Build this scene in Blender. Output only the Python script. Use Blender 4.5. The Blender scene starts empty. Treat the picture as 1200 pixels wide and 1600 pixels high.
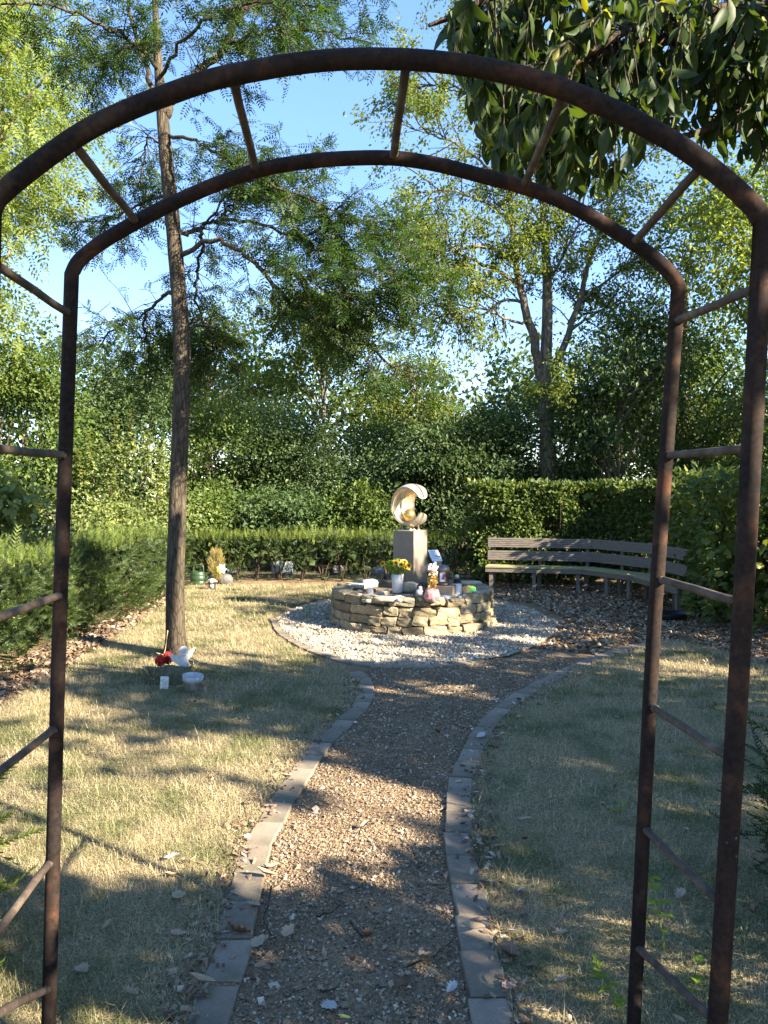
import bpy, math, random
import numpy as np
from mathutils import Vector, Matrix, noise
R = math.radians
rng = np.random.default_rng(11)
random.seed(5)
sc = bpy.context.scene
col = sc.collection

# ------------------------------------------------------------------ camera, sky, sun, exposure
CAM_H, PITCH, F = 1.70, math.atan(34/1200), 1200.0
cam_d = bpy.data.cameras.new('camera'); cam = bpy.data.objects.new('camera', cam_d); col.objects.link(cam)
cam_d.sensor_width = 36; cam_d.lens = 27; cam_d.clip_start = .05; cam_d.clip_end = 500
cam.location = (0, 0, CAM_H); cam.rotation_euler = (R(90)-PITCH, 0, 0)
sc.camera = cam
SUN_EL, SUN_AZ = R(28), math.atan2(.84, -.54)        # azimuth from +Y towards +X
sun_dir = Vector((math.sin(SUN_AZ)*math.cos(SUN_EL), math.cos(SUN_AZ)*math.cos(SUN_EL), math.sin(SUN_EL)))
w = bpy.data.worlds.new('World'); sc.world = w; w.use_nodes = True
nt = w.node_tree; bg = nt.nodes['Background']
sky = nt.nodes.new('ShaderNodeTexSky'); sky.sky_type = 'NISHITA'; sky.sun_disc = False
sky.sun_elevation = SUN_EL; sky.sun_rotation = SUN_AZ; sky.dust_density = 0.; sky.air_density = .85; sky.ozone_density = 2.0; sky.altitude = 1500
gm = nt.nodes.new('ShaderNodeGamma'); gm.inputs[1].default_value = .55; nt.links.new(sky.outputs[0], gm.inputs[0])     # an even clear-sky blue down to the trees
hs = nt.nodes.new('ShaderNodeHueSaturation'); hs.inputs['Hue'].default_value = .514; hs.inputs['Saturation'].default_value = 1.65; hs.inputs['Value'].default_value = 1.1; nt.links.new(gm.outputs[0], hs.inputs['Color']); nt.links.new(hs.outputs[0], bg.inputs[0]); bg.inputs[1].default_value = .15
sl = bpy.data.lights.new('sun', 'SUN'); so = bpy.data.objects.new('sun', sl); col.objects.link(so)
sl.energy = 4.5; sl.angle = R(.5); sl.color = (1, .95, .85)
so.rotation_euler = (-sun_dir).to_track_quat('-Z', 'Y').to_euler(); so.location = (20, -12, 20)
sc.view_settings.view_transform = 'Standard'; sc.view_settings.look = 'None'
sc.view_settings.gamma = 1; sc.view_settings.use_curve_mapping = False
sc.view_settings.exposure = 2.6
sc.view_settings.use_white_balance = True; sc.view_settings.white_balance_temperature = 7400; sc.view_settings.white_balance_tint = 12
sc.cycles.max_bounces = 6; sc.cycles.diffuse_bounces = 4; sc.cycles.transmission_bounces = 4
sc.cycles.glossy_bounces = 2; sc.cycles.transparent_max_bounces = 8
sc.cycles.use_denoising = True

# ------------------------------------------------------------------ helpers
def P(px, py, Y):
    """the point at depth Y that the photograph shows at a pixel"""
    u, v = (px-600)/F, (800-py)/F
    c, s = math.cos(PITCH), math.sin(PITCH)
    d = np.array([u, c+v*s, -s+v*c])
    return np.array([0, 0, CAM_H]) + d*(Y/d[1])
def G(px, py, z=0.):
    u, v = (px-600)/F, (800-py)/F
    c, s = math.cos(PITCH), math.sin(PITCH)
    d = np.array([u, c+v*s, -s+v*c])
    return np.array([0, 0, CAM_H]) + d*((z-CAM_H)/d[2])
def mesh(name, V, T, mat=None, smooth=False):
    """triangle / polygon mesh; T an (m,3) or (m,4) array or a list of such"""
    me = bpy.data.meshes.new(name)
    V = np.asarray(V, np.float32)
    Ts = [np.asarray(t, np.int32) for t in (T if isinstance(T, list) else [T]) if len(t)]
    nl = sum(t.size for t in Ts); npol = sum(len(t) for t in Ts)
    me.vertices.add(len(V)); me.vertices.foreach_set('co', V.ravel())
    me.loops.add(nl); me.polygons.add(npol)
    me.loops.foreach_set('vertex_index', np.concatenate([t.ravel() for t in Ts]))
    st, o = [], 0
    for t in Ts:
        k = t.shape[1]; st.append(o + np.arange(len(t))*k); o += t.size
    me.polygons.foreach_set('loop_start', np.concatenate(st).astype(np.int32))
    me.polygons.foreach_set('use_smooth', np.full(npol, smooth))
    me.update(calc_edges=True); me.validate()
    if mat: me.materials.append(mat)
    return me
def link(name, me, parent=None):
    o = bpy.data.objects.new(name, me); col.objects.link(o)
    if parent: o.parent = parent
    return o
def tag(o, label=None, cat=None, group=None, kind=None):
    for k, v in (('label', label), ('category', cat), ('group', group), ('kind', kind)):
        if v: o[k] = v
    return o
def thing(name, label, cat, loc=(0, 0, 0), rz=0, group=None):
    o = bpy.data.objects.new(name, None); col.objects.link(o); o.empty_display_size = .1
    o.location = loc; o.rotation_euler = (0, 0, rz)
    return tag(o, label, cat, group)
class MB:
    """collects polygons into one mesh"""
    def __init__(s): s.V = []; s.T3 = []; s.T4 = []; s.n = 0
    def add(s, V, T):
        V = np.asarray(V, float); T = np.asarray(T, int)
        if not len(T): return s
        s.V.append(V); (s.T3 if T.shape[1] == 3 else s.T4).append(T + s.n); s.n += len(V); return s
    def build(s, name, mat, parent=None, smooth=False, off=None):
        V = np.concatenate(s.V)
        if off is not None: V = V - np.asarray(off)
        T = [np.concatenate(t) for t in (s.T3, s.T4) if t]
        return link(name, mesh(name, V, T, mat, smooth), parent)
    def tube(s, pts, rad, n=8, cap=True):
        pts = np.asarray(pts, float); rad = np.broadcast_to(np.asarray(rad, float), (len(pts),))
        tan = np.gradient(pts, axis=0); tan /= np.linalg.norm(tan, axis=1)[:, None]+1e-9
        u = np.cross(tan[0], [0, 0, 1.]); 
        if np.linalg.norm(u) < .1: u = np.cross(tan[0], [0, 1., 0])
        u /= np.linalg.norm(u); V = []
        a = np.arange(n)/n*2*np.pi
        for i in range(len(pts)):
            u = u - tan[i]*u.dot(tan[i]); u /= np.linalg.norm(u)+1e-9
            b = np.cross(tan[i], u)
            V.append(pts[i] + rad[i]*(np.cos(a)[:, None]*u + np.sin(a)[:, None]*b))
        V = np.concatenate(V); i = np.arange(len(pts)-1)[:, None]*n; j = np.arange(n)[None]; k = (j+1) % n
        Q = np.stack([i+j, i+k, i+n+k, i+n+j], -1).reshape(-1, 4)
        s.add(V, Q)
        if cap:
            m = len(pts)-1; base = s.n-len(V)
            s.V.append(np.array([pts[0], pts[-1]])); c0 = s.n; s.n += 2
            s.T3.append(np.array([[base+(q+1) % n, base+q, c0] for q in range(n)] + [[base+m*n+q, base+m*n+(q+1) % n, c0+1] for q in range(n)]))
        return s
    def box(s, c, size, rot=None, ch=0.):
        hx, hy, hz = np.array(size)/2
        if ch <= 0:
            V = np.array([[x, y, z] for z in (-hz, hz) for y in (-hy, hy) for x in (-hx, hx)])
            Q = np.array([[0, 2, 3, 1], [4, 5, 7, 6], [0, 1, 5, 4], [2, 6, 7, 3], [0, 4, 6, 2], [1, 3, 7, 5]])
        else:
            ring = lambda z, i: [[-hx+i, -hy+i, z], [hx-i, -hy+i, z], [hx-i, hy-i, z], [-hx+i, hy-i, z]]
            V = np.array(ring(-hz, ch)+ring(-hz+ch, 0)+ring(hz-ch, 0)+ring(hz, ch))
            Q = [[3, 2, 1, 0], [12, 13, 14, 15]]
            for l in range(3):
                for q in range(4): Q.append([l*4+q, l*4+(q+1) % 4, l*4+4+(q+1) % 4, l*4+4+q])
            Q = np.array(Q)
        if rot is not None: V = V @ np.array(rot).T
        return s.add(V+np.array(c), Q)
    def lathe(s, prof, n=20, c=(0, 0, 0), sx=1, sy=1):
        a = np.arange(n)/n*2*np.pi; V = []
        for r, z in prof: V.append(np.stack([r*np.cos(a)*sx, r*np.sin(a)*sy, np.full(n, z)], 1))
        V = np.concatenate(V)+np.array(c); i = np.arange(len(prof)-1)[:, None]*n; j = np.arange(n)[None]; k = (j+1) % n
        s.add(V, np.stack([i+j, i+k, i+n+k, i+n+j], -1).reshape(-1, 4))
        return s
    def scat(s, tv, tf, M, pos): return s.add(*scat(tv, tf, M, pos))
def scat(tv, tf, M, pos):
    tv = np.asarray(tv, float); tf = np.asarray(tf, int); k, n = len(pos), len(tv)
    V = np.einsum('kij,nj->kni', M, tv) + pos[:, None]
    return V.reshape(-1, 3), (tf[None]+(np.arange(k)*n)[:, None, None]).reshape(-1, tf.shape[1])
import zlib
def reseed(s):
    global rng; rng = np.random.default_rng(zlib.crc32(s.encode()))
def unit(a): return a/(np.linalg.norm(a, axis=-1, keepdims=True)+1e-9)
def frames(d, nrm, length, width=None):
    """matrices that take +Y to d (leaf axis), +Z near nrm"""
    d = unit(d); x = unit(np.cross(d, nrm)); z = np.cross(x, d)
    L = np.broadcast_to(np.asarray(length, float), (len(d),)); W = L if width is None else np.broadcast_to(width, (len(d),))
    return np.stack([x*W[:, None], d*L[:, None], z*L[:, None]], -1)
def rdir(n): return unit(rng.normal(size=(n, 3)))
def rot_z(a): return np.array([[math.cos(a), -math.sin(a), 0], [math.sin(a), math.cos(a), 0], [0, 0, 1]])
def rot_x(a): return np.array([[1, 0, 0], [0, math.cos(a), -math.sin(a)], [0, math.sin(a), math.cos(a)]])
def rot_y(a): return np.array([[math.cos(a), 0, math.sin(a)], [0, 1, 0], [-math.sin(a), 0, math.cos(a)]])
def smooth_line(pts, k=6):
    pts = np.asarray(pts, float)
    if len(pts) < 3: return np.array([pts[0]+(pts[1]-pts[0])*t for t in np.linspace(0, 1, k+1)])
    E = np.concatenate([[2*pts[0]-pts[1]], pts, [2*pts[-1]-pts[-2]]]); out = []
    for i in range(1, len(E)-2):
        p0, p1, p2, p3 = E[i-1:i+3]
        for t in np.arange(k)/k:
            out.append(.5*((2*p1)+(-p0+p2)*t+(2*p0-5*p1+4*p2-p3)*t*t+(-p0+3*p1-3*p2+p3)*t**3))
    out.append(pts[-1]); return np.array(out)
def resample(pts, step):
    pts = np.asarray(pts, float); s = np.concatenate([[0], np.cumsum(np.linalg.norm(np.diff(pts, axis=0), axis=1))])
    t = np.linspace(0, s[-1], max(2, int(round(s[-1]/step))+1))
    return np.stack([np.interp(t, s, pts[:, i]) for i in range(pts.shape[1])], 1)
def inside(poly, X, Y):
    poly = np.asarray(poly)[:, :2]; r = np.zeros(len(X), bool); j = len(poly)-1
    for i in range(len(poly)):
        xi, yi = poly[i]; xj, yj = poly[j]
        r ^= ((yi > Y) != (yj > Y)) & (X < (xj-xi)*(Y-yi)/(yj-yi+1e-12)+xi); j = i
    return r
def vnoise(X, Y, s, seed=0):
    return np.array([noise.noise(Vector((x*s, y*s, seed*7.3))) for x, y in zip(X, Y)])

# ------------------------------------------------------------------ materials
def nmat(name):
    m = bpy.data.materials.new(name); m.use_nodes = True
    t = m.node_tree; return m, t, t.nodes['Principled BSDF']
def N(t, kind, **kw):
    n = t.nodes.new('ShaderNode'+kind)
    for k, v in kw.items():
        if k in n.inputs.keys(): n.inputs[k].default_value = v
        else: setattr(n, k, v)
    return n
def ramp(t, src, stops):
    r = N(t, 'ValToRGB'); e = r.color_ramp.elements
    while len(e) < len(stops): e.new(.5)
    for q, (p, c) in zip(e, stops): q.position = p; q.color = (*c, 1)
    t.links.new(src, r.inputs[0]); return r.outputs[0]
def coords(t, which='Object', scale=(1, 1, 1)):
    c = N(t, 'TexCoord'); m = N(t, 'Mapping'); m.inputs['Scale'].default_value = scale
    t.links.new(c.outputs[which], m.inputs[0]); return m.outputs[0]
def nz(t, vec, scale, detail=5, rough=.6):
    n = N(t, 'TexNoise'); n.inputs['Scale'].default_value = scale; n.inputs['Detail'].default_value = detail; n.inputs['Roughness'].default_value = rough
    t.links.new(vec, n.inputs['Vector']); return n.outputs['Fac']
def bump(t, b, h, strength=.5, dist=.01):
    n = N(t, 'Bump'); n.inputs['Strength'].default_value = strength; n.inputs['Distance'].default_value = dist
    t.links.new(h, n.inputs['Height']); t.links.new(n.outputs[0], b.inputs['Normal'])
def mixc(t, fac, a, b, mode='MIX'):
    m = N(t, 'Mix'); m.data_type = 'RGBA'; m.blend_type = mode
    for s, v in ((m.inputs[0], fac), (m.inputs[6], a), (m.inputs[7], b)):
        if isinstance(v, (int, float)): s.default_value = v
        elif isinstance(v, tuple): s.default_value = (*v, 1)
        else: t.links.new(v, s)
    return m.outputs[2]
def flat(name, c, rough=.6, metal=0., spec=.5, var=.12, scale=30, bmp=.15):
    m, t, b = nmat(name); v = coords(t); f = nz(t, v, scale)
    lo = tuple(x*(1-var) for x in c); hi = tuple(min(1, x*(1+var)) for x in c)
    t.links.new(ramp(t, f, [(.3, lo), (.7, hi)]), b.inputs['Base Color'])
    b.inputs['Roughness'].default_value = rough; b.inputs['Metallic'].default_value = metal
    b.inputs['Specular IOR Level'].default_value = spec
    if bmp: bump(t, b, f, bmp, .004)
    return m
def leafmat(name, c1, c2, c3=None, trans=.4, rough=.55, spec=.28, tcol=(1.5, 1.45, .55)):
    """c1..c2: the spread of leaf colours; c3: a few odd leaves"""
    m, t, b = nmat(name); g = N(t, 'NewGeometry')
    stops = [(0, c1), (.85, c2)] + ([(.93, c2), (.97, c3)] if c3 else [])
    c = ramp(t, g.outputs['Random Per Island'], stops)
    f = nz(t, coords(t, 'Object'), 1.3, 2)
    mul = ramp(t, f, [(.3, (.75, .8, .75)), (.7, (1.2, 1.15, 1.0))])
    c = mixc(t, 1., c, mul, 'MULTIPLY')
    t.links.new(c, b.inputs['Base Color']); b.inputs['Roughness'].default_value = rough; b.inputs['Specular IOR Level'].default_value = spec
    tr = N(t, 'BsdfTranslucent'); t.links.new(mixc(t, 1., c, tcol, 'MULTIPLY'), tr.inputs[0])
    mx = N(t, 'MixShader'); mx.inputs[0].default_value = trans
    t.links.new(b.outputs[0], mx.inputs[1]); t.links.new(tr.outputs[0], mx.inputs[2])
    t.links.new(mx.outputs[0], t.nodes['Material Output'].inputs[0]); return m
def islandmat(name, stops, rough=.8, spec=.3, bsc=120, bstr=.3, dirt=None):
    m, t, b = nmat(name); g = N(t, 'NewGeometry'); c = ramp(t, g.outputs['Random Per Island'], stops)
    v = coords(t); f = nz(t, v, bsc)
    c = mixc(t, 1., c, ramp(t, f, [(.3, (.75,)*3), (.7, (1.2,)*3)]), 'MULTIPLY')
    if dirt: c = mixc(t, ramp(t, nz(t, v, dirt[0], 3), [(.4, (0,)*3), (.62, (dirt[2],)*3)]), c, dirt[1])
    t.links.new(c, b.inputs['Base Color']); b.inputs['Roughness'].default_value = rough; b.inputs['Specular IOR Level'].default_value = spec
    if bstr: bump(t, b, f, bstr, .004)
    return m
def barkmat(name, c1, c2, sc_=(14, 14, 2.2), moss=None):
    m, t, b = nmat(name); v = coords(t, 'Object', sc_); f = nz(t, v, 1., 8, .65)
    vo = N(t, 'TexVoronoi'); vo.feature = 'DISTANCE_TO_EDGE'; vo.inputs['Scale'].default_value = 1.3
    wv = mixc(t, .35, v, nz(t, v, 2.)); t.links.new(wv, vo.inputs['Vector'])
    c = ramp(t, f, [(.3, c1), (.7, c2)])
    crack = ramp(t, vo.outputs[0], [(0, (.35,)*3), (.12, (1,)*3)])
    c = mixc(t, .8, c, crack, 'MULTIPLY')
    if moss: c = mixc(t, ramp(t, nz(t, coords(t), 2.5, 4), [(.5, (0,)*3), (.7, (.7,)*3)]), c, moss)
    t.links.new(c, b.inputs['Base Color']); b.inputs['Roughness'].default_value = .9; b.inputs['Specular IOR Level'].default_value = .2
    h = N(t, 'Math'); h.operation = 'MULTIPLY'; t.links.new(f, h.inputs[0]); t.links.new(crack, h.inputs[1])
    bump(t, b, h.outputs[0], .9, .02); return m
M = {}
M['yew'] = leafmat('yew needles', (.010, .022, .007), (.04, .066, .016), (.15, .18, .04), .2)
M['yew_new'] = leafmat('young yew shoots', (.06, .10, .02), (.15, .19, .04), None, .35)
M['hornbeam'] = leafmat('hornbeam leaves', (.045, .08, .022), (.10, .14, .038), (.2, .2, .05), .35)
M['robinia'] = leafmat('feather leaves', (.022, .052, .012), (.048, .09, .02), (.10, .14, .03), .42, tcol=(1.25, 1.4, .5))
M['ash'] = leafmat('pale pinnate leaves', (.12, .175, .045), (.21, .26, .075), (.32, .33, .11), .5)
M['willowy'] = leafmat('loose yellow green leaves', (.075, .12, .03), (.14, .18, .05), (.24, .24, .07), .5)
M['bigleaf'] = leafmat('drooping dark leaves', (.022, .044, .012), (.05, .08, .02), (.2, .2, .03), .42, .5, .25)
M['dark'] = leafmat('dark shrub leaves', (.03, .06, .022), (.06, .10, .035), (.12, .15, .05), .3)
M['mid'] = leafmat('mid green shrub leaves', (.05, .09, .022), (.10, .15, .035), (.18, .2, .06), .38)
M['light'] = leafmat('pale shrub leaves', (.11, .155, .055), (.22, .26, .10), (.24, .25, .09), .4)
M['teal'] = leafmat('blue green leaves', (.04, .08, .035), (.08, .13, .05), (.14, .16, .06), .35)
M['weed'] = leafmat('fresh weed leaves', (.12, .2, .02), (.22, .3, .04), None, .4)
M['bark'] = barkmat('young bark', (.03, .023, .017), (.115, .09, .06), (34, 34, 7))
M['bark2'] = barkmat('grey bark', (.09, .075, .06), (.24, .2, .16), (16, 16, 3.5), (.07, .08, .035))
M['twig'] = barkmat('twigs', (.035, .026, .018), (.09, .066, .045), (30, 30, 8))
# ------------------------------------------------------------------ ground, path, lawns, gravel
def sheet(name, poly, z, mat, kind='structure', label=None, step=None):
    poly = np.asarray(poly)[:, :2]
    from mathutils.geometry import tessellate_polygon
    tri = tessellate_polygon([[Vector((x, y, 0)) for x, y in poly]])
    V = np.c_[poly, np.full(len(poly), z)]
    T = np.array([t for t in tri])
    a = V[T]; nz_ = np.cross(a[:, 1]-a[:, 0], a[:, 2]-a[:, 0])[:, 2]; T[nz_ < 0] = T[nz_ < 0][:, ::-1]
    o = link(name, mesh(name, V, T, mat)); return tag(o, label, kind=kind)
def soilmat(name, stops, sc1=3., sc2=60., wood=False, bs=.8, big=None):
    m, t, b = nmat(name); v = coords(t)
    f1 = nz(t, v, sc1, 4); f2 = nz(t, v, sc2, 6, .7)
    c = ramp(t, f2, stops); c = mixc(t, 1., c, ramp(t, f1, [(.3, (.7,)*3), (.7, (1.25,)*3)]), 'MULTIPLY')
    if big: c = mixc(t, ramp(t, f1, [(.45, (0,)*3), (.6, (.8,)*3)]), c, big)
    vo = N(t, 'TexVoronoi'); vo.inputs['Scale'].default_value = sc2*1.6; t.links.new(v, vo.inputs['Vector'])
    c = mixc(t, .5, c, mixc(t, 1., c, ramp(t, vo.outputs['Color'], [(.2, (.5,)*3), (.9, (1.7,)*3)]), 'MULTIPLY'))
    t.links.new(c, b.inputs['Base Color']); b.inputs['Roughness'].default_value = .95; b.inputs['Specular IOR Level'].default_value = .2
    h = N(t, 'Math'); h.operation = 'ADD'; t.links.new(f2, h.inputs[0]); t.links.new(vo.outputs[0], h.inputs[1])
    bump(t, b, h.outputs[0], bs, .015); return m
M['forest'] = soilmat('forest floor', [(.3, (.05, .045, .025)), (.7, (.13, .11, .06))], 1.5, 25)
M['path'] = soilmat('path earth', [(.3, (.14, .092, .052)), (.7, (.33, .235, .14))], 2.5, 70)
M['lawn'] = soilmat('lawn thatch', [(.3, (.15, .125, .065)), (.7, (.33, .275, .15))], 1.6, 55, big=(.07, .08, .03))
M['wgravel'] = soilmat('pale gravel bed', [(.3, (.17, .14, .105)), (.7, (.42, .37, .30))], 2.5, 45)
sheet('ground', [(-90, -60), (90, -60), (90, 120), (-90, 120)], -.03, M['forest'])
C0 = np.array([.37, 10.0, 0])
left_px = [(300, 1660), (333, 1569), (356, 1504), (375, 1445), (381, 1395), (392, 1352), (404, 1315), (424, 1284), (440, 1253), (470, 1208), (499, 1167), (533, 1132), (562, 1103), (572, 1080), (568, 1062), (556, 1051)]
right_px = [(790, 1680), (775, 1600), (756, 1525), (737, 1426), (728, 1379), (719, 1336), (717, 1304), (716, 1259), (722, 1221), (731, 1187), (750, 1150), (766, 1127), (793, 1101), (815, 1086), (850, 1066), (887, 1048), (935, 1028), (985, 1012), (1030, 1003)]
left_edge = np.array([G(*p) for p in left_px]); right_edge = np.array([G(*p) for p in right_px])
left_edge = np.concatenate([[left_edge[0]+[-.02, -.9, 0]], left_edge]); right_edge = np.concatenate([[right_edge[0]+[.05, -.9, 0]], right_edge])
ring_px = [(428, 966), (440, 988), (470, 1008), (505, 1022), (540, 1033), (580, 1040), (625, 1042), (670, 1041), (715, 1037), (755, 1031)]
ring_edge = np.array([G(*p) for p in ring_px])
def offset(line, d):
    t = unit(np.gradient(line, axis=0)); n = np.stack([-t[:, 1], t[:, 0], 0*t[:, 0]], 1); return line+n*d
L_ = smooth_line(left_edge, 6); R_ = smooth_line(right_edge, 6); K_ = smooth_line(ring_edge, 6)
sheet('path', [(-3.4, -3), (4.2, -3), (4.6, 4), (6.5, 7.6), (6.5, 15.2), (-4.5, 15.2), (-4.5, 5)], -.012, M['path'])
grav_poly = np.concatenate([offset(K_, .03)[:, :2], [G(795, 1025)[:2], G(836, 1010)[:2], G(868, 991)[:2], G(872, 974)[:2], (2.1, 11.1), (1.7, 11.8), (1.0, 12.4), (0, 12.6), (-.7, 12.1), (-1.3, 11.0)]])
sheet('gravel_ring', grav_poly, .004, M['wgravel'])
lawnL = np.concatenate([offset(L_[::1], .06)[:, :2], ring_edge[:5][::-1][:, :2]+[-.08, -.08], [(-1.45, 10.6), (-1.35, 11.3), (-.75, 12.4), (.1, 12.9), (.2, 13.75), (-3.5, 13.7), (-3.45, 12.5), (-3.2, 9.5), (-3.15, 7.5), (-3.12, 5), (-3.1, 1.0), (-3.1, -.5)]])
lawnR = np.concatenate([offset(R_, -.06)[:, :2], [G(1060, 1003)[:2], (3.55, 8.15), (3.75, 7.3), (4.2, 6.2), (4.2, -.5)]])
sheet('lawn', lawnL, .0, M['lawn']); sheet('lawn', lawnR, .0, M['lawn'])
sheet('gravel_strip', [(-4.4, 14.95), (2., 14.95), (2., 15.5), (-4.4, 15.5)], -.02, soilmat('pale gravel strip', [(.3, (.2, .18, .15)), (.7, (.4, .37, .33))], 2, 30))

reseed('slabs')
# edging slabs, each one laid on its own
M['paver'] = []
for k, c in enumerate([(.22, .172, .122), (.26, .205, .148), (.19, .15, .105)]):
    m, t, b = nmat('concrete slab'); v = coords(t); f = nz(t, v, 6, 6, .7); f2 = nz(t, v, 140, 3)
    cc = ramp(t, f, [(.3, tuple(x*.7 for x in c)), (.72, tuple(x*1.25 for x in c))])
    cc = mixc(t, ramp(t, nz(t, v, 3.3, 5), [(.46, (0,)*3), (.66, (.75,)*3)]), cc, (.085, .08, .05))
    cc = mixc(t, 1., cc, ramp(t, f2, [(.3, (.8,)*3), (.7, (1.15,)*3)]), 'MULTIPLY')
    t.links.new(cc, b.inputs['Base Color']); b.inputs['Roughness'].default_value = .9; bump(t, b, f2, .35, .003); M['paver'].append(m)
def edging(name, line, width, step, gap=.006):
    ln = resample(line, step); bed = MB(); root = None
    h = offset(ln, width/2-.012); g = offset(ln, -width/2+.012)
    V = np.concatenate([np.c_[h[:, :2], np.full(len(h), .0005)], np.c_[g[:, :2], np.full(len(h), .0005)]]); n = len(ln); i = np.arange(n-1)
    bed.add(V, np.stack([i+n, i+n+1, i+1, i], 1)); root = tag(bed.build(name, M['path']), kind='structure')
    for q in range(n-1):
        a, b = ln[q], ln[q+1]; t0 = unit(b-a); nn = np.array([-t0[1], t0[0], 0])
        prev = unit(ln[q]-ln[q-1]) if q else t0; nxt = unit(ln[q+2]-ln[q+1]) if q+2 < n else t0
        na = unit(np.array([-(prev+t0)[1], (prev+t0)[0], 0])); nb = unit(np.array([-(nxt+t0)[1], (nxt+t0)[0], 0]))
        j = rng.normal(0, .0045, 3); a2, b2 = a+t0*gap/2+nn*j[0], b-t0*gap/2+nn*j[1]
        c = (a2+b2)/2; zt = .008+j[2]*.5; ch = .005; W = width/2
        tl = rng.normal(0, .002)
        quad = lambda s, z: [np.append((p+k*(W-s))[:2]*1., z) + np.array([*(t0[:2]*sg*s), tl*sg]) - np.array([c[0], c[1], 0]) for p, k, sg in ((a2, -na, 1), (b2, -nb, -1), (b2, nb, -1), (a2, na, 1))]
        V = np.array(quad(0, -.05)+quad(0, zt-ch)+quad(ch, zt))
        T = [[8, 9, 10, 11]]+[[l*4+e, l*4+(e+1) % 4, l*4+4+(e+1) % 4, l*4+4+e] for l in (0, 1) for e in range(4)]
        o = link('paver', mesh('paver', V, np.array(T), M['paver'][rng.integers(3)]), root); o.location = (c[0], c[1], 0)
    return root
edging('path_edging', L_, .136, .25); edging('path_edging', R_, .136, .25)
edging('gravel_edging', K_, .115, .20)

# pebbles
def ico():
    t = (1+5**.5)/2
    V = np.array([(-1, t, 0), (1, t, 0), (-1, -t, 0), (1, -t, 0), (0, -1, t), (0, 1, t), (0, -1, -t), (0, 1, -t), (t, 0, -1), (t, 0, 1), (-t, 0, -1), (-t, 0, 1)])/math.hypot(1, t)
    T = np.array([(0, 11, 5), (0, 5, 1), (0, 1, 7), (0, 7, 10), (0, 10, 11), (1, 5, 9), (5, 11, 4), (11, 10, 2), (10, 7, 6), (7, 1, 8), (3, 9, 4), (3, 4, 2), (3, 2, 6), (3, 6, 8), (3, 8, 9), (4, 9, 5), (2, 4, 11), (6, 2, 10), (8, 6, 7), (9, 8, 1)])
    return V, T
ICO = ico(); OCT = (np.array([(1, 0, 0), (-1, 0, 0), (0, 1, 0), (0, -1, 0), (0, 0, 1), (0, 0, -1.)]), np.array([(0, 2, 4), (2, 1, 4), (1, 3, 4), (3, 0, 4), (2, 0, 5), (1, 2, 5), (3, 1, 5), (0, 3, 5)]))
CHIP = (np.array([(-.5, -.2, 0), (.5, -.28, .04), (.42, .22, .1), (-.45, .25, .02), (0, 0, .16)]), np.array([(0, 1, 4), (1, 2, 4), (2, 3, 4), (3, 0, 4)]))
def randrot(n, flatness=1.):
    a = rng.uniform(0, 2*np.pi, n); tx, ty = rng.normal(0, flatness, (2, n))
    c, s = np.cos(a), np.sin(a); Z = np.zeros(n); O = np.ones(n)
    Rz = np.stack([np.stack([c, -s, Z], -1), np.stack([s, c, Z], -1), np.stack([Z, Z, O], -1)], 1)
    c, s = np.cos(tx), np.sin(tx); Rx = np.stack([np.stack([O, Z, Z], -1), np.stack([Z, c, -s], -1), np.stack([Z, s, c], -1)], 1)
    c, s = np.cos(ty), np.sin(ty); Ry = np.stack([np.stack([c, Z, s], -1), np.stack([Z, O, Z], -1), np.stack([-s, Z, c], -1)], 1)
    return Rz @ Rx @ Ry
def stones(tmpl, X, Y, Z, size, squash=(1, .75, .55), tilt=.4):
    tv, tf = tmpl; n = len(X); S = np.array(squash)*rng.uniform(.75, 1.25, (n, 3))*size[:, None]
    Mx = randrot(n, tilt)*S[:, None, :]
    V, T = scat(tv, tf, Mx, np.stack([X, Y, Z], 1))
    V = V + rng.normal(0, .1, V.shape)*np.repeat(size, len(tv))[:, None]
    return V, T
def points_in(poly, n, dens=None, extra=None):
    """n points in a polygon, thinning out with distance by dens(y)"""
    poly = np.asarray(poly)[:, :2]; lo, hi = poly.min(0), poly.max(0); out = []
    got = 0
    while got < n:
        p = rng.uniform(lo, hi, (n*3, 2)); k = inside(poly, p[:, 0], p[:, 1])
        k &= np.abs(p[:, 0]) < .56*p[:, 1]+.9
        if dens is not None: k &= rng.uniform(0, 1, len(p)) < dens(p[:, 1])
        p = p[k]; out.append(p); got += len(p)
    p = np.concatenate(out)[:n]; return p[:, 0], p[:, 1]
pathpoly = np.concatenate([offset(L_, -.075)[:, :2], ring_edge[5:][:, :2], [G(795, 1029)[:2], G(842, 1013)[:2]], [G(900, 1035)[:2]], offset(R_, .075)[::-1][4:, :2]])
m = islandmat('path gravel', [(0, (.12, .085, .054)), (.55, (.24, .178, .12)), (.90, (.36, .28, .19)), (.985, (.54, .46, .36))], .85, .3, 200, .3)
mb = MB(); X, Y = points_in(pathpoly, 5200, lambda y: np.clip((2.9/np.maximum(y, 2))**2.2, .02, 1))
bare = lambda X, Y: vnoise(X, Y, 2.2, 3)+.5*vnoise(X, Y, 6, 4) < .16
k = bare(X, Y); X, Y = X[k], Y[k]
mb.add(*stones(ICO, X, Y, rng.uniform(-.014, -.006, len(X)), rng.lognormal(math.log(.0048), .42, len(X))))
X, Y = points_in(pathpoly, 14000, lambda y: np.clip((3.6/np.maximum(y, 2))**1.1, .02, 1))
mb.add(*stones(OCT, X, Y, rng.uniform(-.014, -.004, len(X)), rng.lognormal(math.log(.0068), .4, len(X))))
tag(mb.build('path_gravel', m, smooth=False), 'small brown and grey gravel scattered over the winding path', 'gravel', kind='stuff')
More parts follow.
